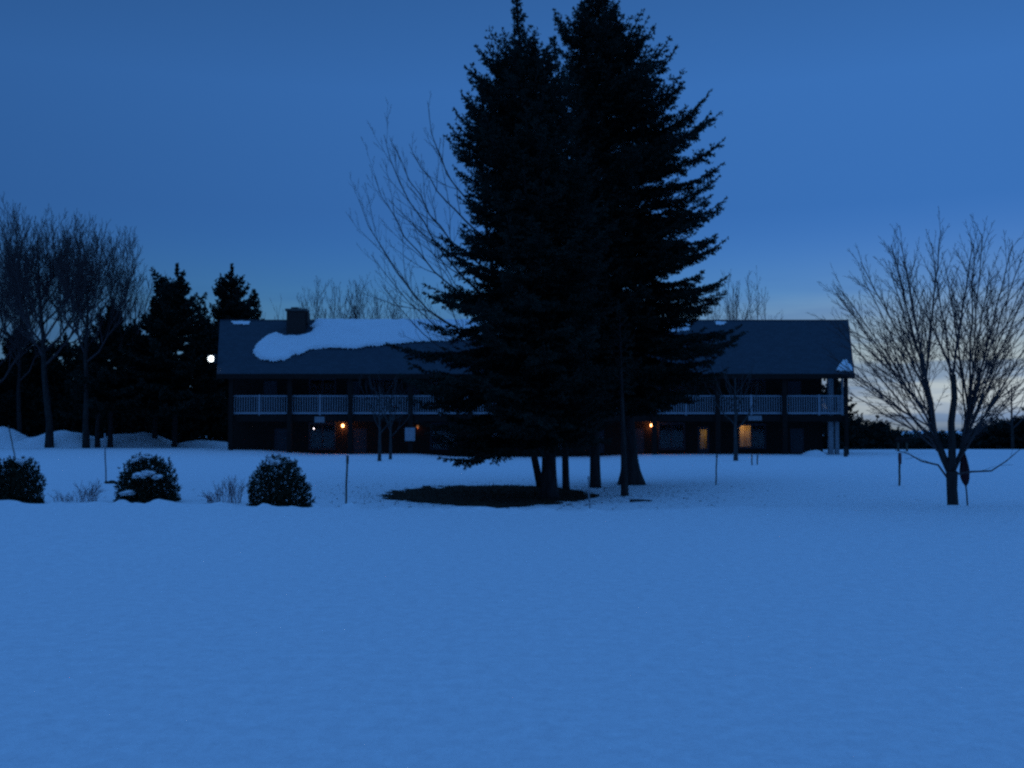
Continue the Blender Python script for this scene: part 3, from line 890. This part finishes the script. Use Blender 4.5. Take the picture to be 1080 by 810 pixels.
# chimney
def onroof(px, py, lift=0):
    d = ray(px, py); s = (ZRG - ZE) / (YR - YE)
    k = (ZE + lift - s * YE - CAM.z) / (d.z - s * d.y)
    return CAM + d * k
YC = onroof(311, 352).y
cx0, cx1 = PX(301.5, YC), PX(321, YC); ct = PZ(324.5, YC); cb = roofz(YC) - .3
mb = MB(); mb.box(cx0, cx1, YC, YC + 1.0, cb, ct - .22); ch = mb.build('chimney', M['brick'], roof)
mb = MB(); mb.box(cx0 - .09, cx1 + .09, YC - .09, YC + 1.09, ct - .22, ct - .07); mb.box(cx0 + .25, cx0 + .75, YC + .2, YC + .7, ct - .07, ct + .06); mb.build('chimney_cap', M['concrete'], ch)
mb = MB(); mb.box(cx1 + .003, cx1 + .17, YC + .15, YC + .85, ct - 1.05, ct - .30); mb.build('side_flue', M['brick'], ch)
# snow lying on the roof, thick and rounded at its rim
def inside(poly, x, y):
    c = False; n = len(poly)
    for i in range(n):
        (x1, y1), (x2, y2) = poly[i], poly[(i+1) % n]
        if (y1 > y) != (y2 > y) and x < (x2-x1)*(y-y1)/(y2-y1) + x1: c = not c
    return c
def edge_d(poly, x, y):
    m = 9e9; n = len(poly)
    for i in range(n):
        (x1, y1), (x2, y2) = poly[i], poly[(i+1) % n]
        dx, dy = x2-x1, y2-y1; L = dx*dx + dy*dy
        t = max(0, min(1, ((x-x1)*dx + (y-y1)*dy) / L)) if L else 0
        m = min(m, math.hypot(x - x1 - t*dx, y - y1 - t*dy))
    return m
def roof_snow(pix, thick, seed, label=None, st=.07):
    s = (ZRG - ZE) / (YR - YE); cl = math.sqrt(1 + s*s)
    poly = []
    for px, py in pix:
        p = onroof(px, py); poly.append((p.x, (min(p.y, YR + .12) - YE) * cl))
    xs = [p[0] for p in poly]; vs = [p[1] for p in poly]
    idx, V, Fc = {}, [], []
    nrm = Vector((0, -s, 1)).normalized()
    for j in range(int((max(vs) - min(vs)) / st) + 2):
        for i in range(int((max(xs) - min(xs)) / st) + 2):
            x, v = min(xs) + i * st, min(vs) + j * st
            wx = x + .10 * nz3(x, v, .6, seed) + .08 * nz3(x, v, .25, seed + 2); wv = v + .10 * nz3(x, v, .6, seed + 5) + .08 * nz3(x, v, .25, seed + 6)
            if not inside(poly, wx, wv): continue
            d = edge_d(poly, wx, wv)
            h = .006 + thick * min(1, d / (1.6 * thick)) ** .5 * (1 + .2 * nz3(x, v, 1.1, seed + 8))
            y = YE + v / cl
            p = Vector((x, y, ZE + s * (y - YE))) + nrm * h
            if y > YR: p.z = ZRG + h * .9 - (y - YR) * s
            idx[(i, j)] = len(V); V.append(p)
    mb = MB(); mb.v = [tuple(p) for p in V]
    for (i, j) in idx:
        q = [(i, j), (i+1, j), (i+1, j+1), (i, j+1)]
        if all(k in idx for k in q): mb.f.append(tuple(idx[k] for k in q)); mb.m.append(0)
    o = mb.build('roof_snow', M['snow'], roof, True)
    if label: o['label'] = label
roof_snow([(333, 337), (440, 337.5), (560, 337.5), (700, 337.5), (729, 337.5), (727, 349), (708, 351), (640, 347), (560, 352), (480, 360), (440, 361.5), (420, 364), (392, 366), (378, 369), (360, 368), (340, 368), (326, 370), (318, 375), (309, 375), (304, 380), (288, 383), (274, 380), (266.5, 373), (270, 363), (282, 353.5), (292, 350.5), (300, 354), (316, 354), (327, 351.5), (331, 346.5), (327, 345)], .20, 1, 'large snow sheet with a melted hollow round the chimney')
roof_snow([(241, 339), (265, 339), (263, 343.5), (248, 343)], .08, 7)
roof_snow([(752, 339.5), (766, 339.5), (764, 343), (755, 343)], .08, 9)
roof_snow([(882, 392), (884, 386), (889, 380), (894, 380), (898, 388), (898, 393)], .28, 8, 'clump of snow on the right eave corner')
# balcony
YD = 64.4
xd0, xd1 = PX(242, YD), PX(890, YD)
XE = XR + .02
mb = MB(); mb.box(xd0, xd1, YD + .04, YF - .004, ZD - .12, ZD); mb.box(XR + .004, xd1, YF, YB - 1, ZD - .12, ZD)
deck = mb.build('balcony_deck', M['deck'], lodge)
mb = MB(); mb.box(xd0, xd1 + .05, YD, YD + .037, ZD - .36, ZD + .02)
for k in range(34):
    x = xd0 + .3 + (xd1 - xd0 - .6) * k / 33
    mb.box(x - .04, x + .04, YD + .04, YF - .01, ZD - .32, ZD - .125)
mb.build('deck_joists', M['trim'], deck)
cols = [244, 305.5, 369.5, 433, 496, 559, 624, 690, 757, 827.5, 892.5]
zr0, zr1 = PZ(436.3, YD), PZ(417, YD)
def column(px, w, Y, z0, z1, mt='trim', name='column'):
    x = PX(px, Y)
    mb = MB(); mb.box(x - w/2, x + w/2, Y - w/2, Y + w/2, z0, z1); return mb.build(name, M[mt], lodge)
for i, c in enumerate(cols):
    w = .30 if 0 < i < 10 else .22
    mb = MB(); x = PX(c, YD - .2)
    mb.box(x - w/2, x + w/2, YD - .22, YD - .02, ZG, ZE - .02)
    mb.build('column', M['trim'], lodge)
for i in range(10):
    a = PX(cols[i], YD) + (.17 if i else .02); b = PX(cols[i+1], YD) - .17
    if i == 9: b = PX(889, YD)
    mb = MB()
    mb.box(a, b, YD + .05, YD + .10, zr1 - .07, zr1); mb.box(a, b, YD + .05, YD + .10, zr0 - .02, zr0 + .09)
    n = int((b - a) / .155)
    for k in range(n + 1):
        x = a + .02 + (b - a - .04) * k / n
        mb.box(x - .02, x + .02, YD + .055, YD + .095, zr0 + .093, zr1 - .073)
    r = mb.build('railing', M['white'], lodge)
    mb = MB()
    ps = [(a + b) / 2 + (.25 if i == 9 else 0), a + .05] if i == 0 else [(a + b) / 2 + (.25 if i == 9 else 0)]
    if i == 9: ps.append(b - .05)
    for x in ps:
        mb = MB(); mb.box(x - .05, x + .05, YD + .02, YD + .13, zr0 - .1, zr1 + .05); mb.build('railing_post', M['white'], r)
# railing round the open right end
mb = MB(); x = xd1 - .08
mb.box(x - .03, x + .02, YD + .2, YB - 1, zr1 - .07, zr1); mb.box(x - .03, x + .02, YD + .2, YB - 1, zr0 - .02, zr0 + .09)
n = 50
for k in range(n + 1):
    y = YD + .25 + (YB - 1.3 - YD) * k / n
    mb.box(x - .02, x + .015, y - .02, y + .02, zr0 + .093, zr1 - .073)
mb.build('railing', M['white'], lodge)
# posts of the open end: two pale ones below, dark ones and a pale panel above
for px, w in ((875.5, .30), (881.8, .24)):
    x = PX(px, YD + .5); mb = MB(); mb.box(x - w/2, x + w/2, YD + .4, YD + .4 + w, ZG, ZD - .38); o = mb.build('column', M['offwhite'], lodge); o['label'] = 'pale post under the right balcony end'
for px, w, m_ in ((876, .34, 'offwhite'), (880.5, .2, 'trim'), (888.3, .12, 'offwhite')):
    x = PX(px, YD + .9); mb = MB(); mb.box(x - w/2, x + w/2, YD + .85, YD + .85 + w, ZD + .002, roofz(YD + .9) - .01); mb.build('column', M[m_], lodge)
x = PX(870, YD + .9); z1 = roofz(YD + .9)
mb = MB(); mb.tube([(x, YD + 1.0, z1 - 1.1), (x + .1, YD + 1.0, z1 - .5), (x + .35, YD + 1.0, z1 - .12)], .07, 6); mb.build('brace', M['trim'], lodge)
# downspout at the left corner
mb = MB(); x = PX(243.5, YF); mb.tube([(x, YF - .08, ZG + .1), (x, YF - .08, ZD - .2)], .05, 8); mb.build('downspout', M['offwhite'], lodge)
# windows, doors
def window(a, b, c, d, lit=None):
    fr = .07; y = YF
    mb = MB(); o = .02
    mid = (a + b) / 2
    mb.box(a - .06, b + .06, y - .05, y - .004, d, d + .09); mb.box(a - .06, b + .06, y - .07, y - .004, c - .08, c)
    for x in (a - .06, b - .0): mb.box(x, x + .06, y - .05, y - .004, c + .001, d - .001)
    mb.box(a + .004, a + .05, y + .02, y + .10, c + .004, d - .004); mb.box(b - .05, b - .004, y + .02, y + .10, c + .004, d - .004)
    mb.box(mid - .035, mid + .035, y + .02, y + .10, c + .054, d - .054)
    mb.box(a + .053, b - .053, y + .02, y + .10, c + .004, c + .05); mb.box(a + .053, b - .053, y + .02, y + .10, d - .05, d - .004)
    w = mb.build('window', M['doorpaint'], lodge)
    mb = MB(); mb.face([(a + .05, y + .05, c + .05), (b - .05, y + .05, c + .05), (b - .05, y + .05, d - .05), (a + .05, y + .05, d - .05)])
    mb.build('pane', M['glass'], w)
    n = 40
    for s, (p, q) in enumerate(((a + .006, mid - .001), (mid + .001, b - .006))):
        mb = MB()
        ztop = d - (.28 if (d > 3.5 and a < PX(360, YF)) else .005)
        for k in range(n):
            x0, x1 = p + (q - p) * k / n, p + (q - p) * (k + 1) / n
            y0, y1 = y + .15 + .02 * math.sin(k * 1.25), y + .15 + .02 * math.sin((k + 1) * 1.25)
            mb.face([(x0, y0, c + .006), (x1, y1, c + .006), (x1, y1, ztop), (x0, y0, ztop)])
        mb.build('curtain', M['cloth'] if lit == s else M['curtain'], w, True)
    return w
for i, w in enumerate(WIN): window(*w, lit=0 if i == 2 else None)
def door(a, b, c, d, lit):
    mb = MB(); y = YF
    fr = .06
    mb.box(a + .004, a + fr, y + .01, y + .1, c, d - .004); mb.box(b - fr, b - .004, y + .01, y + .1, c, d - .004); mb.box(a + fr + .002, b - fr - .002, y + .01, y + .1, d - fr, d - .004)
    x0, x1 = a + fr + .003, b - fr - .003
    if lit:
        mb.box(x0, x0 + .09, y + .03, y + .08, c, d - fr - .003); mb.box(x1 - .09, x1, y + .03, y + .08, c, d - fr - .003)
        mb.box(x0 + .092, x1 - .092, y + .03, y + .08, c, c + .3); mb.box(x0 + .092, x1 - .092, y + .03, y + .08, d - fr - .12, d - fr - .003)
    else:
        mb.box(x0, x1, y + .03, y + .08, c, d - fr - .003)
        mb.box(x0 + .12, x1 - .12, y + .018, y + .029, c + .25, c + .9); mb.box(x0 + .12, x1 - .12, y + .018, y + .029, c + 1.05, d - .3)
    o = mb.build('door', M['doorpaint'], lodge)
    mb = MB(); mb.tube([(x1 - .06, y + .028, c + .98), (x1 - .06, y - .03, c + .98)], .03, 8); mb.build('handle', M['metal'], o)
    if lit:
        o['label'] = 'glazed door lit from inside'
        mb = MB(); mb.face([(x0 + .09, y + .05, c + .3), (x1 - .09, y + .05, c + .3), (x1 - .09, y + .05, d - .18), (x0 + .09, y + .05, d - .18)]); mb.build('pane', M['glass'], o)
        mb = MB(); n = 30
        for k in range(n):
            p, q = a + .01 + (b - a - .02) * k / n, a + .01 + (b - a - .02) * (k + 1) / n
            mb.face([(p, y + .15 + .02*math.sin(k*1.3), c + .01), (q, y + .15 + .02*math.sin((k+1)*1.3), c + .01), (q, y + .15 + .02*math.sin((k+1)*1.3), d - .01), (p, y + .15 + .02*math.sin(k*1.3), d - .01)])
        mb.build('curtain', M['cloth'], o, True)
for i, w in enumerate(DOORS): door(*w, lit=(i == 1))
def lamp_light(name, loc, col, power, rad, parent):
    l = bpy.data.lights.new(name, 'POINT'); l.color = col; l.energy = power; l.shadow_soft_size = rad
    o = bpy.data.objects.new(name, l); COL.objects.link(o); o.parent = parent
    o.location = Vector(loc) - root_of(parent).location
    return o
# lamps inside the two lit rooms
p = at(780.5, 451, YF + .75); lamp_light('room_lamp_light', p, (1.0, .60, .32), 2.3, .06, lodge)
p = at(745, 456, YF + .7); lamp_light('room_lamp_light', p, (1.0, .66, .24), .8, .06, lodge)
# partitions keep each lit room to itself
mb = MB()
for px0, px1 in ((770, 812), (728, 754)):
    x0, x1 = PX(px0, YF), PX(px1, YF)
    mb.box(x0 - .06, x0, YF + .22, YF + 2.2, ZG, 2.44); mb.box(x1, x1 + .06, YF + .22, YF + 2.2, ZG, 2.44); mb.box(x0 + .002, x1 - .002, YF + 2.1, YF + 2.2, ZG, 2.44)
x = PX(792.3, YF); mb.box(x - .03, x + .03, YF + .22, YF + 2.09, ZG, 2.44)
mb.build('partition', M['curtain'], lodge)
# wall lamps
def wall_lamp(px, py, m_, r, power, col):
    p = at(px, py, YF - .22)
    mb = MB(); mb.box(p.x - .06, p.x + .06, YF - .04, YF - .003, p.z - .12, p.z + .12); mb.tube([(p.x, YF - .04, p.z + .14 + r), (p.x, YF - .22, p.z + .16 + r), (p.x, YF - .22, p.z + r * .8)], .015, 6)
    mb.box(p.x - .003, p.x + .003, YF - .05, YF - .04, p.z + .1, p.z + .15 + r)
    o = mb.build('wall_lamp', M['darkmetal'], lodge)
    mb = MB(); mb.blob(p, (r, r, r * 1.15), 0, 0, 12, 8); mb.build('globe', M[m_], o, True)
    if power: lamp_light('wall_lamp_light', (p.x, p.y, p.z - r - .06), col, power, .05, o)
    return o
OR = (1.0, .28, .09)
wall_lamp(361.5, 449, 'orange', .090, .45, OR)['label'] = 'glowing orange wall lamp'
wall_lamp(687, 448.5, 'orange', .080, .45, OR)['label'] = 'glowing orange wall lamp'
wall_lamp(331, 452, 'smallwhite', .035, 0, OR)['label'] = 'small white lamp beside the window'
wall_lamp(440.5, 450, 'orangedim', .09, .12, OR)['label'] = 'dim orange wall lamp'
# notice board, plates under the balcony
YN = YD - .223
a, b, c, d = pxbox(427, 438.5, 450.5, 465.5, YN)
mb = MB(); mb.box(a, b, YN - .04, YN, c, d); nb = mb.build('notice_board', M['trim'], lodge)
mb = MB(); mb.box(a + .03, b - .03, YN - .055, YN - .043, c + .03, d - .03); mb.build('sheet', M['white'], nb)
for px0, px1, py0, py1 in ((332, 342.5, 439.5, 445.5), (789, 803, 438.5, 443.5)):
    a, b, c, d = pxbox(px0, px1, py0, py1, YD - .05)
    mb = MB(); mb.box(a, b, YD - .05, YD - .003, c, d); mb.build('sign_plate', M['offwhite'], lodge)
# floodlight on a bracket at the left eave corner
p = at(223, 378.5, 65.0)
mb = MB(); mb.tube([(ex0 - .2, 65.05, p.z - .02), (p.x + .05, 65.05, p.z)], .03, 6); mb.box(p.x - .13, p.x + .13, 65.09, 65.2, p.z - .13, p.z + .13); mb.box(p.x + .25, p.x + .27, 64.7, 65.3, p.z - .3, p.z + .3); mb.box(p.x - .25, p.x + .248, 64.8, 65.2, p.z + .24, p.z + .26)  # side plate added to keep the bulb's spill off the roof
fl = mb.build('floodlight', M['darkmetal'], roof); fl['label'] = 'bright white floodlight at the roof corner'
mb = MB(); mb.blob((p.x, 64.93, p.z), (.125, .10, .125), 0, .0, 14, 8); mb.build('bulb', M['whitelamp'], fl, True)
mb = MB(); mb.tube([(p.x, 65.085, p.z), (p.x, 65.04, p.z), (p.x, 64.9, p.z)], [.08, .14, .22], 16, False); mb.build('reflector', M['white'], fl)
lamp_light('floodlight_light', (p.x - .1, 64.6, p.z), (.95, 1, .9), .12, .1, fl)

# ------------------------------------------------------------------ bushes
def round_bush(px, py, Y, wpx, top, seed, label, caps, flat=2.6):
    rng = np.random.default_rng(seed)
    b = at(px, py, Y); b.z = ground(b.x, b.y) - .02
    W = wpx * Y / F / 2; H = PZ(top, Y) - b.z
    t = thing('round_bush', b, label, 'bush', 'clipped evergreen bushes along the snow edge')
    tws = []
    for k in range(5200):
        v = rng.normal(size=3); v /= np.linalg.norm(v)
        if v[2] < -.15: continue
        e = 1.0 / (abs(v[0])**flat + abs(v[1])**flat + max(0, v[2])**flat) ** (1/flat)
        lump = 1 + .16 * mnoise.noise(Vector(v * 2.6 + seed)) + .08 * mnoise.noise(Vector(v * 6 + seed))
        rr = (rng.random() ** .35) * .93 * e * lump
        p = np.array([b.x + v[0]*W*rr*.96, b.y + v[1]*W*rr*.9, b.z + max(0, v[2])*H*rr*.93 + .02])
        d = v * .6 + np.array([0, 0, .85]) + rng.normal(size=3) * .25
        d /= np.linalg.norm(d)
        tws.append((*p, *d, .05 + .06 * rng.random()))
    mesh_np('foliage', needles(tws, rng, .045, 125), 4, [M['cedar']], t)
    mb = MB()
    for k in range(9):
        a = k * .7
        mb.tube([b + Vector((.04*math.cos(a), .04*math.sin(a), -.05)), b + Vector((W*.35*math.cos(a), W*.35*math.sin(a), H*.4)), b + Vector((W*.6*math.cos(a), W*.5*math.sin(a), H*.75))], [.02, .014, .006], 5, False)
    mb.build('stems', M['bark'], t)
    for (cx, cy, rx, rz, dy) in caps:
        c = at(cx, cy, Y - dy)
        mb = MB(); mb.blob(c, (rx * Y / F, .22, rz * Y / F), seed + cx, .5, 18, 10); mb.build('snow_cap', M['snow'], t, True)
round_bush(14, 529, 21.6, 62, 479, 71, 'wide dark evergreen bush cut off by the left edge of the photo', [(23, 487, 2.5, 3, .1)])
round_bush(155.5, 522, 22.4, 68, 475, 72, 'round evergreen bush with a pocket of snow in its front', [(148, 501.5, 6, 2.6, .5), (157, 499, 6, 2.8, .5), (166, 503, 4, 2.0, .5), (144, 485, 4, 2, .25), (151, 482, 2.5, 1.6, .2), (159, 482, 4, 1.6, .15), (134, 520, 6, 2.5, .55)])
round_bush(293.5, 531, 21.4, 69, 479, 73, 'tallest round evergreen bush with a dab of snow on its crown, nearest the lodge lamp', [(292, 488, 6, 2.6, .15), (287, 485, 3, 2, .1)])

def twig_shrub(px, py, Y, wpx, top, seed, label):
    rng = random.Random(seed)
    b = at(px, py, Y); b.z = ground(b.x, b.y)
    W = wpx * Y / F / 2; H = PZ(top, Y) - b.z
    t = thing('twig_shrub', b, label, 'shrub', 'low leafless shrubs between the evergreen bushes')
    mb = MB()
    for k in range(60):
        x = rng.uniform(-1, 1) * W * .8
        p = b + Vector((x, rng.uniform(-.2, .2), -.03))
        hh = H * rng.uniform(.5, 1.0) * (1 - .45 * abs(x / W) ** 2) * (.75 + .35 * math.sin(x * 5 + seed))
        e = p + Vector((x * .25 + rng.gauss(0, .1), rng.gauss(0, .1), hh))
        pts = limb_curve(p, Vector((rng.gauss(0, .3), 0, 1)), e, 5, rng, .03)
        mb.tube(pts, [.006, .005, .0045, .004, .0035, .003], 3, False)
        ramify(mb, pts, .004, .003, 0, 2, rng, 8, .5, .0028, .45, 40)
    mb.build('twigs', M['redtwig'], t)
twig_shrub(81, 522, 22.6, 52, 500, 81, 'low reddish leafless shrub between the left two evergreen bushes')
twig_shrub(236, 526, 22.2, 44, 498, 82, 'low reddish leafless shrub left of the tallest evergreen bush')

# ------------------------------------------------------------------ poles and stakes
def pole(name, label, px0, py0, px1, py1, Y, r, mt, cat='stake', group=None, extra=None, sink=.1):
    b = at(px0, py0, Y); e = at(px1, py1, Y)
    b.z = min(b.z, ground(b.x, b.y)) if sink else b.z
    t = thing(name, b, label, cat, group)
    mb = MB(); d = (e - b)
    n = 4
    pts = [b - Vector((0, 0, .12))] + [b + d * (k / n) + (Vector((.006 * math.sin(k * 2.1), 0, 0)) if 0 < k < n else Vector((0, 0, 0))) for k in range(n + 1)]
    mb.tube(pts, r, 7)
    mb.build('shaft', M[mt], t, True)
    if extra: extra(t, b, e)
    return t
G1 = 'thin marker stakes standing in the snow'
def capx(w, h, mt, nm, z=None):
    def f(t, b, e):
        mb = MB(); c = e if z is None else b.lerp(e, z)
        mb.tube([c + Vector((0, 0, -h)), c + Vector((0, 0, -h*.5)), c + Vector((0, 0, .015))], [w*.8, w, w*.85], 8); mb.build(nm, M[mt], t)
    return f
pole('marker_stake', 'tall dark stake at the snow edge right of the tallest evergreen bush', 364.5, 534, 366.5, 481, 20.9, .020, 'stake', group=G1, extra=capx(.030, .16, 'stake', 'stake_head'))
pole('marker_stake', 'pale slender stake in front of the spruce trunks', 622, 541, 620.5, 503, 20.6, .014, 'offwhite', group=G1, extra=capx(.020, .06, 'offwhite', 'stake_head'))
pole('marker_stake', 'dark stake on the lawn right of the big spruces', 755, 511, 756, 480, 31.5, .022, 'stake', group=G1, extra=capx(.03, .1, 'stake', 'stake_head'))
pole('marker_stake', 'left one of a pair of short stakes close to the lodge', 793, 492, 793, 480, 46, .030, 'stake', group=G1, extra=capx(.036, .1, 'stake', 'stake_head'))
pole('marker_stake', 'right one of a pair of short stakes close to the lodge', 798.5, 491.5, 799, 480, 46.5, .030, 'stake', group=G1, extra=capx(.036, .1, 'stake', 'stake_head'))
pole('marker_stake', 'stake with a reddish top standing left of the round bare tree', 948.5, 511.5, 949, 478, 29.5, .030, 'stake', group=G1, extra=capx(.055, .32, 'redpaint', 'red_top'))
pole('leaning_pole', 'thin leaning pole before the tall snow bank at the left', 19, 482, 9, 449, 40, .022, 'stake', 'pole', extra=capx(.03, .1, 'stake', 'pole_cap'))
def feeder(t, b, e):
    mb = MB(); c = b + Vector((.16, -.02, .02)); mb.blob(c, (.17, .14, .07), 3, .4, 12, 6); mb.build('stone_foot', M['soil'], t)
pole('pale_pole', 'slender pale pole with a dark clump at its foot behind the evergreen bushes', 112, 502, 110.5, 457, 30, .022, 'offwhite', 'pole', extra=feeder)
def furled(t, b, e):
    mb = MB(); L = e - b
    pr = [(.36, .012), (.42, .05), (.5, .075), (.62, .085), (.74, .070), (.86, .05), (.96, .028), (1.0, .012)]
    pts = [b + L * k for k, _ in pr]
    i0 = len(mb.v); n = 14
    for p, (_, r) in zip(pts, pr):
        for j in range(n):
            a = 6.283 * j / n + p.z * 1.5; q = r * (1 + .22 * (-1) ** j)
            mb.v.append((p.x + q * math.cos(a), p.y + q * math.sin(a), p.z))
    for k in range(len(pr) - 1):
        for j in range(n): mb.f.append((i0+k*n+j, i0+k*n+(j+1) % n, i0+(k+1)*n+(j+1) % n, i0+(k+1)*n+j)); mb.m.append(0)
    mb.build('furled_cloth', M['redcloth'], t)
pole('furled_parasol', 'furled dark red cloth on a thin pole just right of the round bare tree', 1020.5, 534, 1015.5, 474, 20.9, .016, 'darkmetal', 'parasol', extra=furled)
# the board sign far off
p0, p1 = at(947.5, 474, 74), at(956.5, 474, 74)
t = thing('board_sign', ((p0.x + p1.x) / 2, 74, ground(p0.x, 74)), 'dark board on two posts at the far side of the field', 'sign')
zb = PZ(463, 74)
for p in (p0, p1):
    mb = MB(); mb.box(p.x - .06, p.x + .06, 73.94, 74.06, ground(p.x, 74) - .1, zb); mb.build('post', M['stake'], t)
mb = MB(); mb.box(p0.x - .18, p1.x + .18, 73.88, 73.935, PZ(466.5, 74), zb + .05); mb.build('board', M['trim'], t)
# stump by the lodge end, fallen branch under the spruces
p = at(892, 480, 60); mb = MB(); mb.tube([(p.x, 60, ground(p.x, 60) - .1), (p.x, 60, p.z + .25), (p.x, 60, p.z + .5)], [.13, .12, .11], 9)
tag(mb.build('stump', M['bark'], None), 'short dark stump in the snow by the right corner of the lodge', 'stump')
g = [at(664, 521, 25.2), at(675, 520, 25.2), at(688, 521, 25.0)]
g = [Vector((q.x, q.y, ground(q.x, q.y) + .04)) for q in g]
mb = MB(); mb.tube(g, [.035, .03, .012], 6); tag(mb.build('fallen_branch', M['bark'], None, True), 'fallen branch lying on the snow at the foot of the flared spruce trunk', 'branch')
